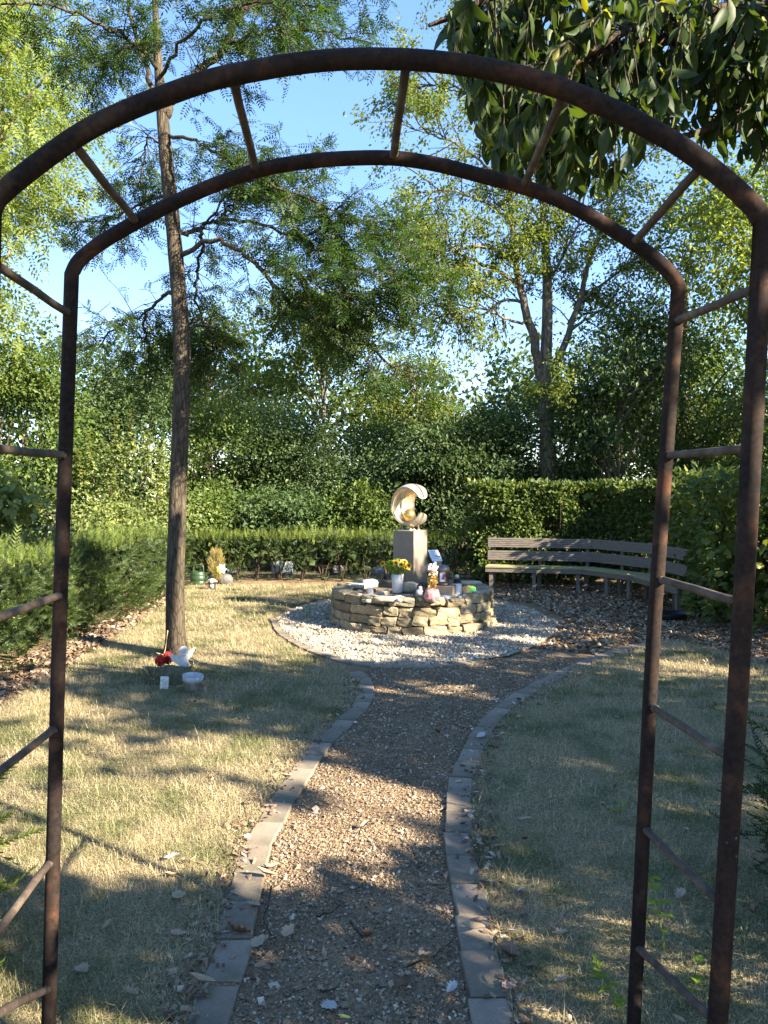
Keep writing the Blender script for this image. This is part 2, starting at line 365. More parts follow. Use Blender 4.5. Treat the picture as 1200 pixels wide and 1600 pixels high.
# wood chips and flakes on the path and in front of the bench
m = islandmat('wood chips', [(0, (.10, .065, .038)), (.5, (.2, .135, .08)), (.85, (.32, .235, .15)), (.98, (.48, .39, .28))], .9, .2, 90, .2)
mb = MB(); X, Y = points_in(pathpoly, 12000, lambda y: np.clip((3.6/np.maximum(y, 2))**1.2, .05, 1))
mb.scat(*CHIP, randrot(len(X), .35)*(rng.uniform(.005, .015, len(X))*np.clip(Y/4, .6, 1.5))[:, None, None], np.stack([X, Y, rng.uniform(-.008, .004, len(X))], 1))
mulch = [G(842, 1013)[:2], G(878, 990)[:2], (2.4, 10.2), (2.32, 11.2), (1.7, 12.3), (.9, 12.9), (1.5, 14), (4.6, 13.6), (5.2, 11), (4.6, 9), (4.4, 7.6), (3.6, 8.2), G(1060, 1000)[:2], G(985, 1005)[:2], G(935, 1022)[:2]]
X, Y = points_in(mulch, 11500)
mb.scat(*CHIP, randrot(len(X), .45)*rng.uniform(.025, .07, len(X))[:, None, None], np.stack([X, Y, rng.uniform(-.008, .012, len(X))], 1))
tag(mb.build('wood_chips', m), 'brown wood chip mulch strewn on the path and before the bench', 'mulch', kind='stuff')
m = islandmat('white gravel', [(0, (.20, .155, .105)), (.45, (.38, .32, .235)), (.9, (.58, .51, .40)), (.98, (.2, .13, .08))], .75, .4, 90, .25)
mb = MB(); X, Y = points_in(grav_poly, 19000)
# the gravel thins out into the mulch
vis = (X-C0[0])**2+(Y-C0[1])**2 > 1.0**2; X, Y = X[vis], Y[vis]
mb.add(*stones(OCT, X, Y, rng.uniform(.002, .016, len(X)), rng.lognormal(math.log(.0135), .38, len(X)), (1, .8, .65), .6))
X, Y = points_in(np.concatenate([mulch[:5], [(3., 12), (3.1, 10), (2.9, 9), (2.2, 8.4)]]), 450)
mb.add(*stones(OCT, X, Y, rng.uniform(.0, .01, len(X)), rng.lognormal(math.log(.013), .3, len(X))))
X, Y = points_in(pathpoly, 500, lambda y: np.clip((y-4.5)/3, 0.05, 1))
mb.add(*stones(OCT, X, Y, rng.uniform(-.01, .0, len(X)), rng.lognormal(math.log(.010), .3, len(X))))
tag(mb.build('white_gravel', m), 'pale white gravel spread in a ring around the raised stone bed', 'gravel', kind='stuff')
# brown leaf litter under the hedges
m = islandmat('leaf litter', [(0, (.085, .055, .035)), (.5, (.18, .12, .075)), (.85, (.29, .205, .135)), (.97, (.42, .34, .25))], .8, .3, 40, .1)
mb = MB(); X, Y = points_in([(-3.7, 4.5), (-3.02, 5), (-3.05, 7.5), (-3.15, 9.8), (-3.38, 12.7), (-3.6, 13.8)], 4200)
mb.scat(*CHIP, randrot(len(X), .5)*rng.uniform(.03, .085, len(X))[:, None, None], np.stack([X, Y, rng.uniform(.0, .03, len(X))], 1))
X, Y = points_in([(3.3, 8.6), (5.5, 8.4), (5.5, 7.2), (4.2, 6.6), (3.7, 7.4), (3.5, 8.1)], 1500)
mb.scat(*CHIP, randrot(len(X), .5)*rng.uniform(.03, .07, len(X))[:, None, None], np.stack([X, Y, rng.uniform(.0, .02, len(X))], 1))
for line, sd in ((L_, 1), (R_, -1)):          # drifts along the slabs
    q = offset(line, sd*.1); i = rng.integers(4, len(q)-6, 640); jj = q[i]+np.c_[rng.normal(0, .05, (640, 2)), np.zeros(640)]
    mb.scat(*CHIP, randrot(640, .5)*rng.uniform(.01, .045, 640)[:, None, None], jj+[0, 0, .012])
tag(mb.build('leaf_litter', m), 'dry brown leaf litter lying under the hedges and along the slabs', 'leaf litter', kind='stuff')

reseed('grass')
# grass blades
def grass(poly, groups, seed):
    V_, T_, n0 = [], [], 0
    for n, y0, y1, ln, wd in groups:
        poly_ = np.asarray(poly)[:, :2]; lo, hi = poly_.min(0).copy(), poly_.max(0).copy(); lo[1] = max(lo[1], y0); hi[1] = min(hi[1], y1)
        pts = np.zeros((0, 2))
        while len(pts) < n:
            p = rng.uniform(lo, hi, (n*2, 2)); p = p[inside(poly_, p[:, 0], p[:, 1]) & (np.abs(p[:, 0]) < .53*p[:, 1]+.6)]
            pts = np.concatenate([pts, p])
        pts = pts[:n]
        tuft = np.array([noise.noise(Vector((x*3.1, y*3.1, seed))) for x, y in pts[::8]]).repeat(8)[:n]
        if len(tuft) < n: tuft = np.pad(tuft, (0, n-len(tuft)))
        # clumping: points pull together a little
        pts = pts + rng.normal(0, .012, pts.shape)
        clump = np.floor(pts/.075).astype(int); h = (clump[:, 0]*73856093 ^ clump[:, 1]*19349663) % 1000/1000.
        l = ln*rng.lognormal(0, .35, n)*(1+.35*(h-.5))*(1+.5*np.clip(tuft, -.6, .6))*np.where(rng.uniform(size=n) < .05, 1.8, 1.)*np.where((tuft > .22) & (rng.uniform(size=n) < .6), .35, 1.); az = rng.uniform(0, 2*np.pi, n)*.85 + h*2*np.pi; lean = rng.uniform(.5, 1.5, n)
        d = np.stack([np.cos(az), np.sin(az), 0*az], 1); s = np.stack([-np.sin(az), np.cos(az), 0*az], 1)*(wd*rng.uniform(.6, 1.4, n))[:, None]
        base = np.c_[pts, np.full(n, -.004)]
        up = np.array([0, 0, 1.])
        mid = base+(d*np.sin(lean*.6)[:, None]+up*np.cos(lean*.6)[:, None])*(l*.55)[:, None]
        tip = mid+(d*np.sin(lean*1.25)[:, None]+up*np.cos(lean*1.25)[:, None])*(l*.5)[:, None]
        V = np.stack([base-s/2, base+s/2, mid-s*.35, mid+s*.35, tip], 1).reshape(-1, 3); i = np.arange(n)[:, None]*5
        T = np.concatenate([i+[0, 1, 2], i+[2, 3, 4]]); V_.append(V); T_.append(T+n0); n0 += len(V)
    return np.concatenate(V_), np.concatenate(T_)
m, t, b = nmat('dry lawn grass'); g = N(t, 'NewGeometry'); v = coords(t)
dry = ramp(t, g.outputs['Random Per Island'], [(0, (.24, .17, .09)), (.5, (.43, .34, .19)), (1, (.64, .55, .36))])
grn = ramp(t, g.outputs['Random Per Island'], [(0, (.09, .115, .04)), (.5, (.17, .19, .07)), (.75, (.27, .25, .11)), (1, (.46, .4, .22))])
f = nz(t, v, 1.6, 6, .7)
c = mixc(t, ramp(t, f, [(.445, (0,)*3), (.60, (1,)*3)]), dry, grn)
t.links.new(c, b.inputs['Base Color']); b.inputs['Roughness'].default_value = .6; b.inputs['Specular IOR Level'].default_value = .3
tr = N(t, 'BsdfTranslucent'); t.links.new(c, tr.inputs[0]); mx = N(t, 'MixShader'); mx.inputs[0].default_value = .3
t.links.new(b.outputs[0], mx.inputs[1]); t.links.new(tr.outputs[0], mx.inputs[2]); t.links.new(mx.outputs[0], t.nodes['Material Output'].inputs[0])
M['grass'] = m
V, T = grass(lawnL, [(80000, 1.8, 4, .032, .0026), (64000, 4, 6.3, .034, .0036), (42000, 6.3, 9.5, .036, .006), (30000, 9.5, 14.2, .04, .009)], 1)
tag(link('grass', mesh('grass', V, T, M['grass'])), 'patchy dry and green short grass covering the lawn west of the path', 'grass', kind='stuff')
V, T = grass(lawnR, [(76000, 1.8, 4, .032, .0026), (46000, 4, 6.3, .034, .0036), (26000, 6.3, 9., .038, .006)], 2)
tag(link('grass', mesh('grass', V, T, M['grass'])), 'patchy dry and green short grass between the path and the bench', 'grass', kind='stuff')
# ------------------------------------------------------------------ plants
LEAF = (np.array([(0, 0, 0), (-.5, .42, .10), (.5, .42, .10), (0, 1, -.06)]), np.array([(0, 3, 1), (0, 2, 3)]))
LEAF6 = (np.array([(0, 0, 0), (-.38, .25, .07), (0, .3, 0), (.38, .25, .07), (-.42, .6, .06), (0, .65, -.01), (.42, .6, .06), (0, 1, -.1)]),
         np.array([(0, 2, 1), (0, 3, 2), (1, 2, 5), (1, 5, 4), (2, 3, 6), (2, 6, 5), (4, 5, 7), (5, 6, 7)]))
def pinnate(pairs=6, lw=.085, ll=.3):
    V, T = [], []
    def lf(o, d, l):
        d = unit(np.array(d, float)); x = np.array([d[1], -d[0], 0]); n = len(V); o = np.array(o)
        V.extend([o, o+d*l*.5-x*lw*.5+[0, 0, .02], o+d*l*.5+x*lw*.5+[0, 0, .02], o+d*l+[0, 0, -.02]]); T.extend([(n, n+3, n+1), (n, n+2, n+3)])
    for i in range(pairs):
        y = .16+.8*i/pairs; l = ll*(1-.35*abs(i/pairs-.4))
        for s in (-1, 1): lf((0, y, -.12*y*y), (s*1., .38, -.15), l)
    lf((0, .95, -.1), (0, 1, -.1), ll*.9)
    n = len(V); V.extend([np.array((-.008, 0, 0)), np.array((.008, 0, 0)), np.array((0, 1, -.12))]); T.append((n, n+1, n+2))
    return np.array(V), np.array(T)
def sprig(pairs=9, l=.17, up=.04):
    V, T = [np.array((-.006, 0, 0)), np.array((.006, 0, 0)), np.array((0, 1, .03))], [(0, 1, 2)]
    for i in range(pairs):
        y = .05+.92*i/pairs
        for s in (-1, 1):
            q = np.array((0, y, .03*y)); e = q+np.array((s*l*(1-.45*y), l*.75, up+.03*((i*7) % 3-1)))
            n = len(V); V.extend([q-[0, .032, 0], q+[0, .032, 0], e]); T.append((n, n+1, n+2))
    return np.array(V), np.array(T)
PIN, PIN2, SPRIG, SPRIGF = pinnate(5, .1, .33), pinnate(4, .13, .34), sprig(8), sprig(14, .12)

def sprout(lines, n, length, droop=.15, up=.1, lo=.25, spread=1.):
    """n side twigs off a list of (points) lines; returns twig polylines"""
    cum = [np.linalg.norm(np.diff(l, axis=0), axis=1).sum() for l in lines]; pr = np.array(cum)/sum(cum); out = []
    for li in rng.choice(len(lines), n, p=pr):
        l = lines[li]; t = (lo+(1-lo)*rng.uniform())*(len(l)-1); i = min(int(t), len(l)-2)
        p = l[i]+(l[i+1]-l[i])*(t-i); d = unit(l[i+1]-l[i]); r = rng.normal(size=3)*[1, 1, .45]*spread
        r -= d*r.dot(d); v = unit(unit(r)*.85+d*.55+np.array([0, 0, up])); L = length*rng.uniform(.55, 1.35)
        pts = [p]
        for k in range(4):
            pts.append(pts[-1]+v*L/4); v = unit(v+np.array([0, 0, -droop])+rng.normal(0, .13, 3))
        out.append(np.array(pts))
    return out
def on_twigs(tw, per, lo=.15):
    i = rng.integers(0, len(tw), per*len(tw)); A = np.array(tw)[i]; t = (lo+(1-lo)*rng.uniform(size=len(i)))*(A.shape[1]-1)
    k = np.minimum(t.astype(int), A.shape[1]-2); r = np.arange(len(i)); f = (t-k)[:, None]
    p = A[r, k]*(1-f)+A[r, k+1]*f; d = unit(A[r, k+1]-A[r, k]); return p, d
def leaves_at(mb, tmpl, p, d, size, width=None, out=.9, droop=.2, nup=1., jit=.5):
    n = len(p); s = np.cross(d, [0, 0, 1.]); s = unit(s+rng.normal(0, .01, s.shape))*rng.choice([-1, 1], n)[:, None]
    dd = unit(d*.6+s*out+rng.normal(0, jit, (n, 3))+[0, 0, -droop]); nn = unit(np.array([0, 0, nup])+rng.normal(0, .45, (n, 3)))
    L = size*rng.uniform(.65, 1.3, n); mb.scat(*tmpl, frames(dd, nn, L, None if width is None else L*width), p)

def crown_points(c, rad, n_cl, per, cl_r, hollow=.55, flat_=1., low=-.8):
    """clumps in an ellipsoid shell, points in the clumps"""
    rad = np.array(rad); nl = 11; u = rdir(nl*4); u = u[u[:, 2] > min(low, -.3)][:nl]
    lc = u*.58*rad*rng.uniform(.75, 1.1, (len(u), 1)); lr = rad*.46*rng.uniform(.8, 1.15, (len(u), 1))
    li = rng.integers(0, len(u), n_cl); v = unit(rdir(n_cl)+u[li]*.45); cc = np.array(c)+lc[li]+v*lr[li]*rng.uniform(hollow, 1., n_cl)[:, None]; u = v
    k = rng.integers(0, len(cc), per*len(cc)); q = rng.normal(size=(len(k), 3)); q *= (np.array([1, 1, .55*flat_])*cl_r*.8)*(rng.uniform(.6, 1.5, len(cc))[k])[:, None]
    return cc, cc[k]+q, unit(q+u[k]*cl_r*.8)
def shrub(name, label, cat, base, h, rad, mat, n_cl, per, leaf, width, cl=.38, tmpl=LEAF, stems=6, group=None, hollow=.45, low=-1, nup=.7, stemr=.035, zc=None, droop=.25):
    """an Empty with stems (trunk) and a crown of clumped leaves"""
    reseed(label); base = np.array(base, float); t = thing(name, label, cat, base, 0, group)
    zc = h*.52 if zc is None else zc
    c = np.array([0, 0, zc]); R3 = np.array([rad, rad*.85, h-zc-cl*.6])
    cc, p, d = crown_points(c, R3, n_cl, per, cl, hollow, low=low); ok = p[:, 2] > .05; p, d = p[ok], d[ok]
    mb = MB(); dd = unit(d*.8+rng.normal(0, .55, d.shape)+[0, 0, -droop]); nn = unit(d*.5+rng.normal(0, .5, d.shape)+[0, 0, nup])
    L = leaf*rng.uniform(.6, 1.35, len(p)); mb.scat(*tmpl, frames(dd, nn, L, L*width), p); mb.build('crown', M[mat], t)
    for k in range(stems):
        sb = MB()
        q = cc[rng.integers(len(cc))]; s = np.array([*rng.normal(0, rad*.1, 2), -.1]); mid = s*.5+q*.5+[0, 0, h*.12]+rng.normal(0, rad*.08, 3)
        ln = smooth_line([s, mid, q], 5); sb.tube(ln, np.linspace(stemr, stemr*.25, len(ln))*rng.uniform(.6, 1.2), 6); sb.build('stem', M['twig'], t, True)
    return t

# ---- clipped hedges
def hedge(name, label, line, half, h, mat, n, tmpl, leaf, width, nstem, topmat=None, topn=0, gap=0., base_open=.0, core=.25, topleaf=None, stray=.03):
    reseed(label); line = resample(line, .25); t = tag(bpy.data.objects.new(name, None), label, 'hedge'); col.objects.link(t); t.location = line[len(line)//2]*[1, 1, 0]
    off = line[len(line)//2]*[1, 1, 0]; s = np.concatenate([[0], np.cumsum(np.linalg.norm(np.diff(line, axis=0), axis=1))])
    tg = unit(np.gradient(line, axis=0)); nr = np.stack([-tg[:, 1], tg[:, 0], 0*tg[:, 0]], 1)
    def pos(u, lat, z):
        k = u*s[-1]; c = np.stack([np.interp(k, s, line[:, i]) for i in range(3)], 1); nn = np.stack([np.interp(k, s, nr[:, i]) for i in range(3)], 1)
        return c+nn*lat[:, None]+np.c_[np.zeros((len(u), 2)), z], nn
    # faces: two sides, top, ends, and a loose core
    u = rng.uniform(0, 1, n); which = rng.choice(4, n, p=[.36, .26, .38-core*.6, core*.6]); z = h*rng.uniform(base_open, 1, n); lat = rng.uniform(-half, half, n)
    dep = np.abs(rng.normal(0, .07, n))
    bulge = 1+.10*np.sin(u*s[-1]*2.3)+.07*np.sin(u*s[-1]*5.1+z*4)
    lat = np.where(which == 0, -(half*bulge-dep), np.where(which == 1, half*bulge-dep, lat))
    z = np.where(which == 2, h-dep+.02*np.sin(u*s[-1]*6), z); z = z+rng.normal(0, stray, n)
    e = rng.uniform(size=n) < .06; u = np.where(e, rng.choice([0., 1.], n)+rng.normal(0, .004, n), u); lat = np.where(e, rng.uniform(-half, half, n), lat)
    p, nn = pos(np.clip(u, 0, 1), lat, z); ed = np.where(u[:, None] < .5, -tg[0], tg[-1])*e[:, None]
    outw = nn*np.sign(lat)[:, None]*(which < 2)[:, None]+np.array([0, 0, 1.])*(which == 2)[:, None]+ed*1.2
    p = p+ed*np.abs(rng.normal(0, .08, n))[:, None]
    if gap: 
        hole = np.array([noise.noise(Vector(q*2.3)) for q in p]); keep = hole < .30-gap*(1-z/h)*1.2-.1*(rng.uniform(size=len(p)) < .5); p, outw, z = p[keep], outw[keep], z[keep]
    k = len(p); mb = MB(); dd = unit(outw*.8+rng.normal(0, .5, (k, 3))+[0, 0, -.15 if tmpl is LEAF6 or tmpl is LEAF else .35]); nn2 = unit(outw*.7+rng.normal(0, .5, (k, 3))+[0, 0, .6])
    L = leaf*rng.uniform(.6, 1.35, k); mb.scat(*tmpl, frames(dd, nn2, L, L*width), p); mb.build('foliage', M[mat], t, off=off)
    if topn:
        u = rng.uniform(0, 1, topn); lat = rng.uniform(-half, half, topn); p, _ = pos(u, lat, h+rng.uniform(-.06, .02, topn)); mb = MB()
        dd = unit(rng.normal(0, .35, (topn, 3))+[0, 0, 1.]); L = (topleaf or leaf)*rng.lognormal(0, .35, topn)
        mb.scat(*tmpl, frames(dd, unit(rng.normal(size=(topn, 3))), L, L*width), p); mb.build('new_growth', M[topmat], t, off=off)
    k = int(s[-1]*h*half*520); u = rng.uniform(.01, .99, k); z = h*rng.uniform(.42 if gap > .25 else .04, .93, k); p, _ = pos(u, rng.uniform(-.72, .72, k)*half, z); mb = MB(); L = rng.uniform(.1, .2, k)
    mb.scat(*LEAF, frames(rdir(k), rdir(k), L, L*.7), p); mb.build('inner_foliage', M[mat], t, off=off)
    for q in range(nstem):
        sb = MB()
        u = np.array([(q+.5+rng.uniform(-.2, .2))/nstem]); a, _ = pos(u, np.array([rng.uniform(-.15, .15)*half]), np.array([-.05])); a = a[0]-off
        for b_ in range(4):
            e_ = a+np.array([*rng.normal(0, half*.45, 2), h*rng.uniform(.55, .9)]); ln = smooth_line([a+rng.normal(0, .015, 3)*[1, 1, 0], a*.6+e_*.4+[0, 0, .08], e_], 4); sb.tube(ln, np.linspace(.02, .005, len(ln)), 5)
        sb.build('stem', M['twig'], t, True)
    return t
hedge('yew_hedge', 'long waist-high yew hedge along the west lawn behind the slim tree', [(-4.1, 4.4, 0), (-4.05, 8, 0), (-4.0, 11, 0), (-3.98, 12.9, 0)], .62, .98, 'yew', 9200, SPRIG, .17, 1.1, 16, 'yew_new', 1500, core=.25, topleaf=.14, gap=.04)
hedge('yew_hedge', 'low dark yew hedge with bare stems at the far end of the lawn', [(-4.3, 14.6, 0), (-1, 14.55, 0), (2.0, 14.5, 0)], .3, .82, 'yew', 6600, SPRIG, .13, 1.1, 15, 'yew_new', 2000, gap=.30, core=.25, topleaf=.12)
hedge('hornbeam_hedge', 'head-high clipped hornbeam hedge standing behind the curved bench', [(1.75, 14.35, 0), (3.0, 14.2, 0), (4.3, 13.75, 0), (5.3, 12.7, 0)], .42, 1.80, 'hornbeam', 27000, LEAF, .085, .62, 9, gap=.12, base_open=.05, stray=.035)
hedge('hornbeam_hedge', 'bushy hornbeam hedge overhanging the end of the bench', [(5.25, 12.2, 0), (5.05, 10.6, 0), (4.55, 9.5, 0), (4.75, 8.95, 0), (7.2, 8.6, 0)], .72, 1.86, 'hornbeam', 17000, LEAF6, .115, .6, 12, gap=.2, base_open=.08, stray=.06)
hedge('yew_bush', 'dark spreading yew bush beside the arch at the lawn edge', [(2.35, 1.2, 0), (2.25, 2.4, 0), (2.2, 3.4, 0)], .55, .60, 'yew', 2200, SPRIGF, .2, .9, 6, 'yew', 200, core=.35, topleaf=.2, stray=.05)
hedge('yew_bush', 'yew bush with bright sunlit tips outside the arch', [(-2.2, 1.0, 0), (-2.12, 2.0, 0), (-2.1, 2.95, 0)], .62, .62, 'yew_new', 1500, SPRIGF, .22, .9, 5, core=.3, stray=.06)

# ---- the slim feather-leaved tree on the lawn
def limb_tree(name, label, cat, Y0, trunk, limbs, bark, twigbark=None, group=None):
    reseed(label); base = P(*trunk[0][:2], Y0); base[2] = 0; t = thing(name, label, cat, base, 0, group); mb = MB(); lines = []
    def ln(pts, k=5):
        q = [P(a, b, Y0+dy) for a, b, r, dy in pts]; r = np.array([r/F*Y0 for _, _, r, _ in pts]); L = smooth_line(q, k)
        return L-base, np.interp(np.linspace(0, 1, len(L)), np.linspace(0, 1, len(r)), r)
    L, r = ln(trunk, 8); L[0, 2] = -.1
    knob = 1+.06*np.array([noise.noise(Vector((0, 0, z*5))) for z in L[:, 2]]); r = r*knob; r[0] *= 1.75; r[1] *= 1.25; r[2] *= 1.06
    mb.tube(L, r, 14)
    mb.build('trunk', M[bark], t, True); mb = MB()
    for lb in limbs:
        L, r = ln(lb); L[1:-1] += rng.normal(0, .015, L[1:-1].shape); mb.tube(L, r, 7); lines.append(L)
    mb.build('limb', M[bark], t, True)
    return t, base, lines
trunk = [(275, 1032, 16, 0), (274, 900, 14, 0), (281, 700, 13.4, 0), (284, 600, 13, 0), (284, 530, 13.4, 0), (277, 430, 11.8, 0), (269, 340, 11.5, 0), (260, 250, 10.5, 0), (254, 180, 9.5, .05), (248, 110, 6.8, .1), (244, 40, 5.2, .15), (240, -60, 4, .2), (238, -150, 2, .2)]
limbs = [
    [(256, 185, 7, .05), (275, 150, 6.5, .1), (300, 118, 6, .2), (335, 95, 5.5, .3), (356, 70, 5, .3), (366, 35, 4, .4), (390, 0, 3, .5), (410, -60, 2, .6)],
    [(356, 72, 3.5, .3), (395, 55, 2.8, .2), (450, 46, 2.2, 0), (520, 52, 1.7, -.1), (585, 70, 1, -.2)],
    [(366, 35, 2.5, .4), (420, -5, 2, .6), (490, -20, 1.6, .8), (560, -10, 1, .9)],
    [(240, 150, 4, .05), (225, 90, 3.4, 0), (205, 30, 2.8, -.1), (190, -40, 2, -.1)],
    [(249, 110, 3.2, .1), (200, 60, 2.8, -.3), (130, 25, 2.4, -.6), (60, 8, 1.8, -.8), (-20, 0, 1, -1.)],
    [(247, 90, 2.5, .1), (205, 75, 2.2, .5), (150, 90, 1.8, .8), (110, 130, 1.2, 1.)],
    [(263, 212, 3, 0), (300, 221, 2.6, -.2), (340, 238, 2.4, -.4), (375, 265, 2.2, -.5), (430, 290, 1.8, -.6), (500, 320, 1.3, -.7), (560, 350, 1, -.7)],
    [(276, 366, 4, 0), (300, 362, 3.6, .1), (318, 352, 3.2, .2), (345, 342, 2.8, .2), (372, 318, 2, .3), (400, 300, 1.4, .4)],
    [(312, 357, 3, .1), (316, 390, 2.6, .3), (308, 430, 2.4, .5), (306, 470, 2.2, .6), (322, 510, 1.6, .7), (344, 535, 1.1, .8)],
    [(345, 342, 2.8, .2), (400, 348, 2.5, -.2), (470, 372, 2.2, -.6), (530, 405, 2, -.9), (590, 435, 1.5, -1.1), (648, 452, 1, -1.2)],
    [(280, 400, 4.2, 0), (330, 378, 3.6, -.2), (380, 395, 3.4, -.4), (410, 425, 3.2, -.6), (450, 470, 3, -.7), (510, 505, 2.6, -.8), (560, 535, 2.2, -.9), (610, 568, 1.4, -1.), (640, 585, .8, -1.)],
    [(262, 305, 2.6, 0), (225, 315, 2.2, .2), (190, 332, 1.8, .3), (145, 345, 1.4, .4), (100, 350, 1, .5)],
    [(278, 450, 3, 0), (250, 470, 2.6, .2), (228, 492, 2.2, .4), (228, 530, 2, .6), (233, 580, 1.6, .7), (236, 610, 1, .8)],
    [(230, 492, 2, .4), (200, 500, 1.8, .3), (170, 520, 1.5, .2), (130, 560, 1, .1)],
    [(288, 520, 3, 0), (318, 505, 2.4, .4), (340, 535, 2, .6), (326, 560, 1.6, .7)],
    [(258, 240, 2, 0), (235, 215, 1.7, .4), (225, 250, 1.4, .5), (215, 290, 1, .5)],
    [(250, 120, 3, .1), (290, 60, 2.4, -.5), (340, 20, 2, -.9), (420, 5, 1.6, -1.2), (500, 10, 1, -1.4)],
    [(470, 372, 1.8, -.6), (520, 350, 1.5, -.5), (580, 350, 1.2, -.5), (630, 380, .8, -.5)],
    [(410, 425, 1.8, -.6), (460, 430, 1.5, -.8), (530, 460, 1.2, -1.), (600, 480, .8, -1.1)],
    [(320, 352, 2, .2), (360, 300, 1.7, .1), (420, 270, 1.4, -.1), (480, 265, .9, -.2)],
]
t, base, lines = limb_tree('feather_leaf_tree', 'slim young tree with feathery leaves and grey-brown trunk on the lawn', 'tree', 7.9, trunk, limbs, 'bark')
wts = lines
tw = sprout(lines, 860, .44, .12, .05, .2, 1.)
tw2 = sprout(tw, 980, .25, .14, .0, .3)
sb = MB()
for q in tw: sb.tube(q, [.0055, .0045, .0035, .0028, .002], 4, False)
for q in tw2: sb.tube(q[::2], [.003, .002, .0012], 3, False)
sb.build('twig', M['twig'], t)
def off_trunk(p, d):
    k = ~((np.hypot(p[:, 0], p[:, 1]) < .42) & (p[:, 1] < .1) & (p[:, 2] < 4.6)); return p[k], d[k]
mb = MB(); p, d = off_trunk(*on_twigs(tw, 5, .3)); leaves_at(mb, PIN, p, d, .15, .9, .9, .25); p, d = off_trunk(*on_twigs(tw2, 6, .1)); leaves_at(mb, PIN, p, d, .14, .9, .9, .3)
mb.build('crown', M['robinia'], t)

# ---- tall many-stemmed tree behind the hedge
trunk = [(857, 765, 13, 0), (856, 690, 12.5, 0), (853, 640, 12, 0), (852, 598, 12.5, 0), (853, 560, 9.5, 0), (855, 500, 8.5, 0), (855, 440, 7.5, 0), (851, 370, 6.5, .1), (848, 300, 5.5, .2), (843, 220, 4.5, .3), (838, 120, 3.4, .4), (835, 0, 2.2, .5), (835, -120, 1.2, .5)]
limbs = [
    [(849, 602, 8.5, 0), (840, 560, 7.5, -.1), (826, 500, 6.5, -.3), (812, 445, 5.6, -.4), (803, 390, 5, -.5), (798, 320, 4.2, -.6), (793, 240, 3.2, -.7), (780, 140, 2.2, -.8), (770, 40, 1.2, -.8)],
    [(857, 605, 7, 0), (870, 565, 6, .1), (888, 520, 5.2, .2), (906, 470, 4.6, .3), (918, 420, 4, .4), (938, 360, 3.2, .5), (965, 290, 2.4, .6), (990, 210, 1.4, .7)],
    [(812, 445, 3, -.4), (780, 425, 2.6, -.6), (740, 408, 2.2, -.8), (700, 385, 1.8, -1), (640, 362, 1, -1.2)],
    [(806, 410, 2.8, -.5), (775, 392, 2.4, -.8), (735, 385, 2, -1.1), (690, 392, 1.5, -1.4), (640, 380, .9, -1.6)],
    [(820, 475, 2.6, -.3), (785, 470, 2.2, -.2), (740, 500, 1.6, 0), (690, 505, .9, .2)],
    [(826, 505, 2.4, -.3), (795, 500, 2, -.8), (750, 482, 1.6, -1.2), (700, 490, 1, -1.6)],
    [(800, 350, 2.4, -.6), (765, 320, 2, -.8), (715, 300, 1.6, -1), (660, 300, .9, -1.1)],
    [(796, 290, 2.2, -.7), (750, 250, 1.8, -1.), (700, 220, 1.4, -1.3), (640, 200, .8, -1.5)],
    [(788, 190, 1.8, -.8), (740, 150, 1.5, -.8), (690, 130, 1.1, -.8), (640, 140, .7, -.8)],
    [(888, 520, 2.6, .2), (915, 500, 2.2, .3), (950, 480, 1.7, .3), (1000, 470, 1, .3)],
    [(906, 470, 2.4, .3), (945, 440, 2, .2), (1000, 400, 1.5, 0), (1060, 380, .9, -.2)],
    [(855, 440, 2.6, 0), (880, 400, 2.2, -.4), (905, 340, 1.7, -.7), (930, 260, 1, -.9)],
    [(851, 360, 2.4, .1), (825, 310, 2, .4), (815, 250, 1.5, .7), (810, 180, .9, .9)],
    [(845, 250, 2.2, .3), (880, 190, 1.8, .2), (920, 130, 1.3, .1), (960, 60, .8, 0)],
    [(838, 130, 2, .4), (800, 70, 1.6, .5), (760, 0, 1.2, .6), (720, -60, .7, .6)],
    [(858, 640, 1.8, 0), (880, 625, 1.4, -.5), (900, 612, 1, -.9)],
]
t, base, lines = limb_tree('tall_tree', 'tall grey-barked tree forking into many stems behind the hornbeam hedge', 'tree', 17., trunk, limbs, 'bark2')
tw = sprout(lines, 330, 1.15, .05, .12, .3, 1.); tw2 = sprout(tw, 750, .6, .12, .0, .2)
sb = MB()
for q in tw: sb.tube(q, [.016, .013, .01, .007, .005], 4, False)
for q in tw2: sb.tube(q, [.007, .006, .005, .004, .003], 3, False)
sb.build('twig', M['twig'], t)
mb = MB(); p, d = on_twigs(tw2, 62, .15); p = p+rng.normal(0, .09, p.shape); leaves_at(mb, LEAF, p, d, .09, .5, .6, .55, .5, .6); mb.build('crown', M['willowy'], t)
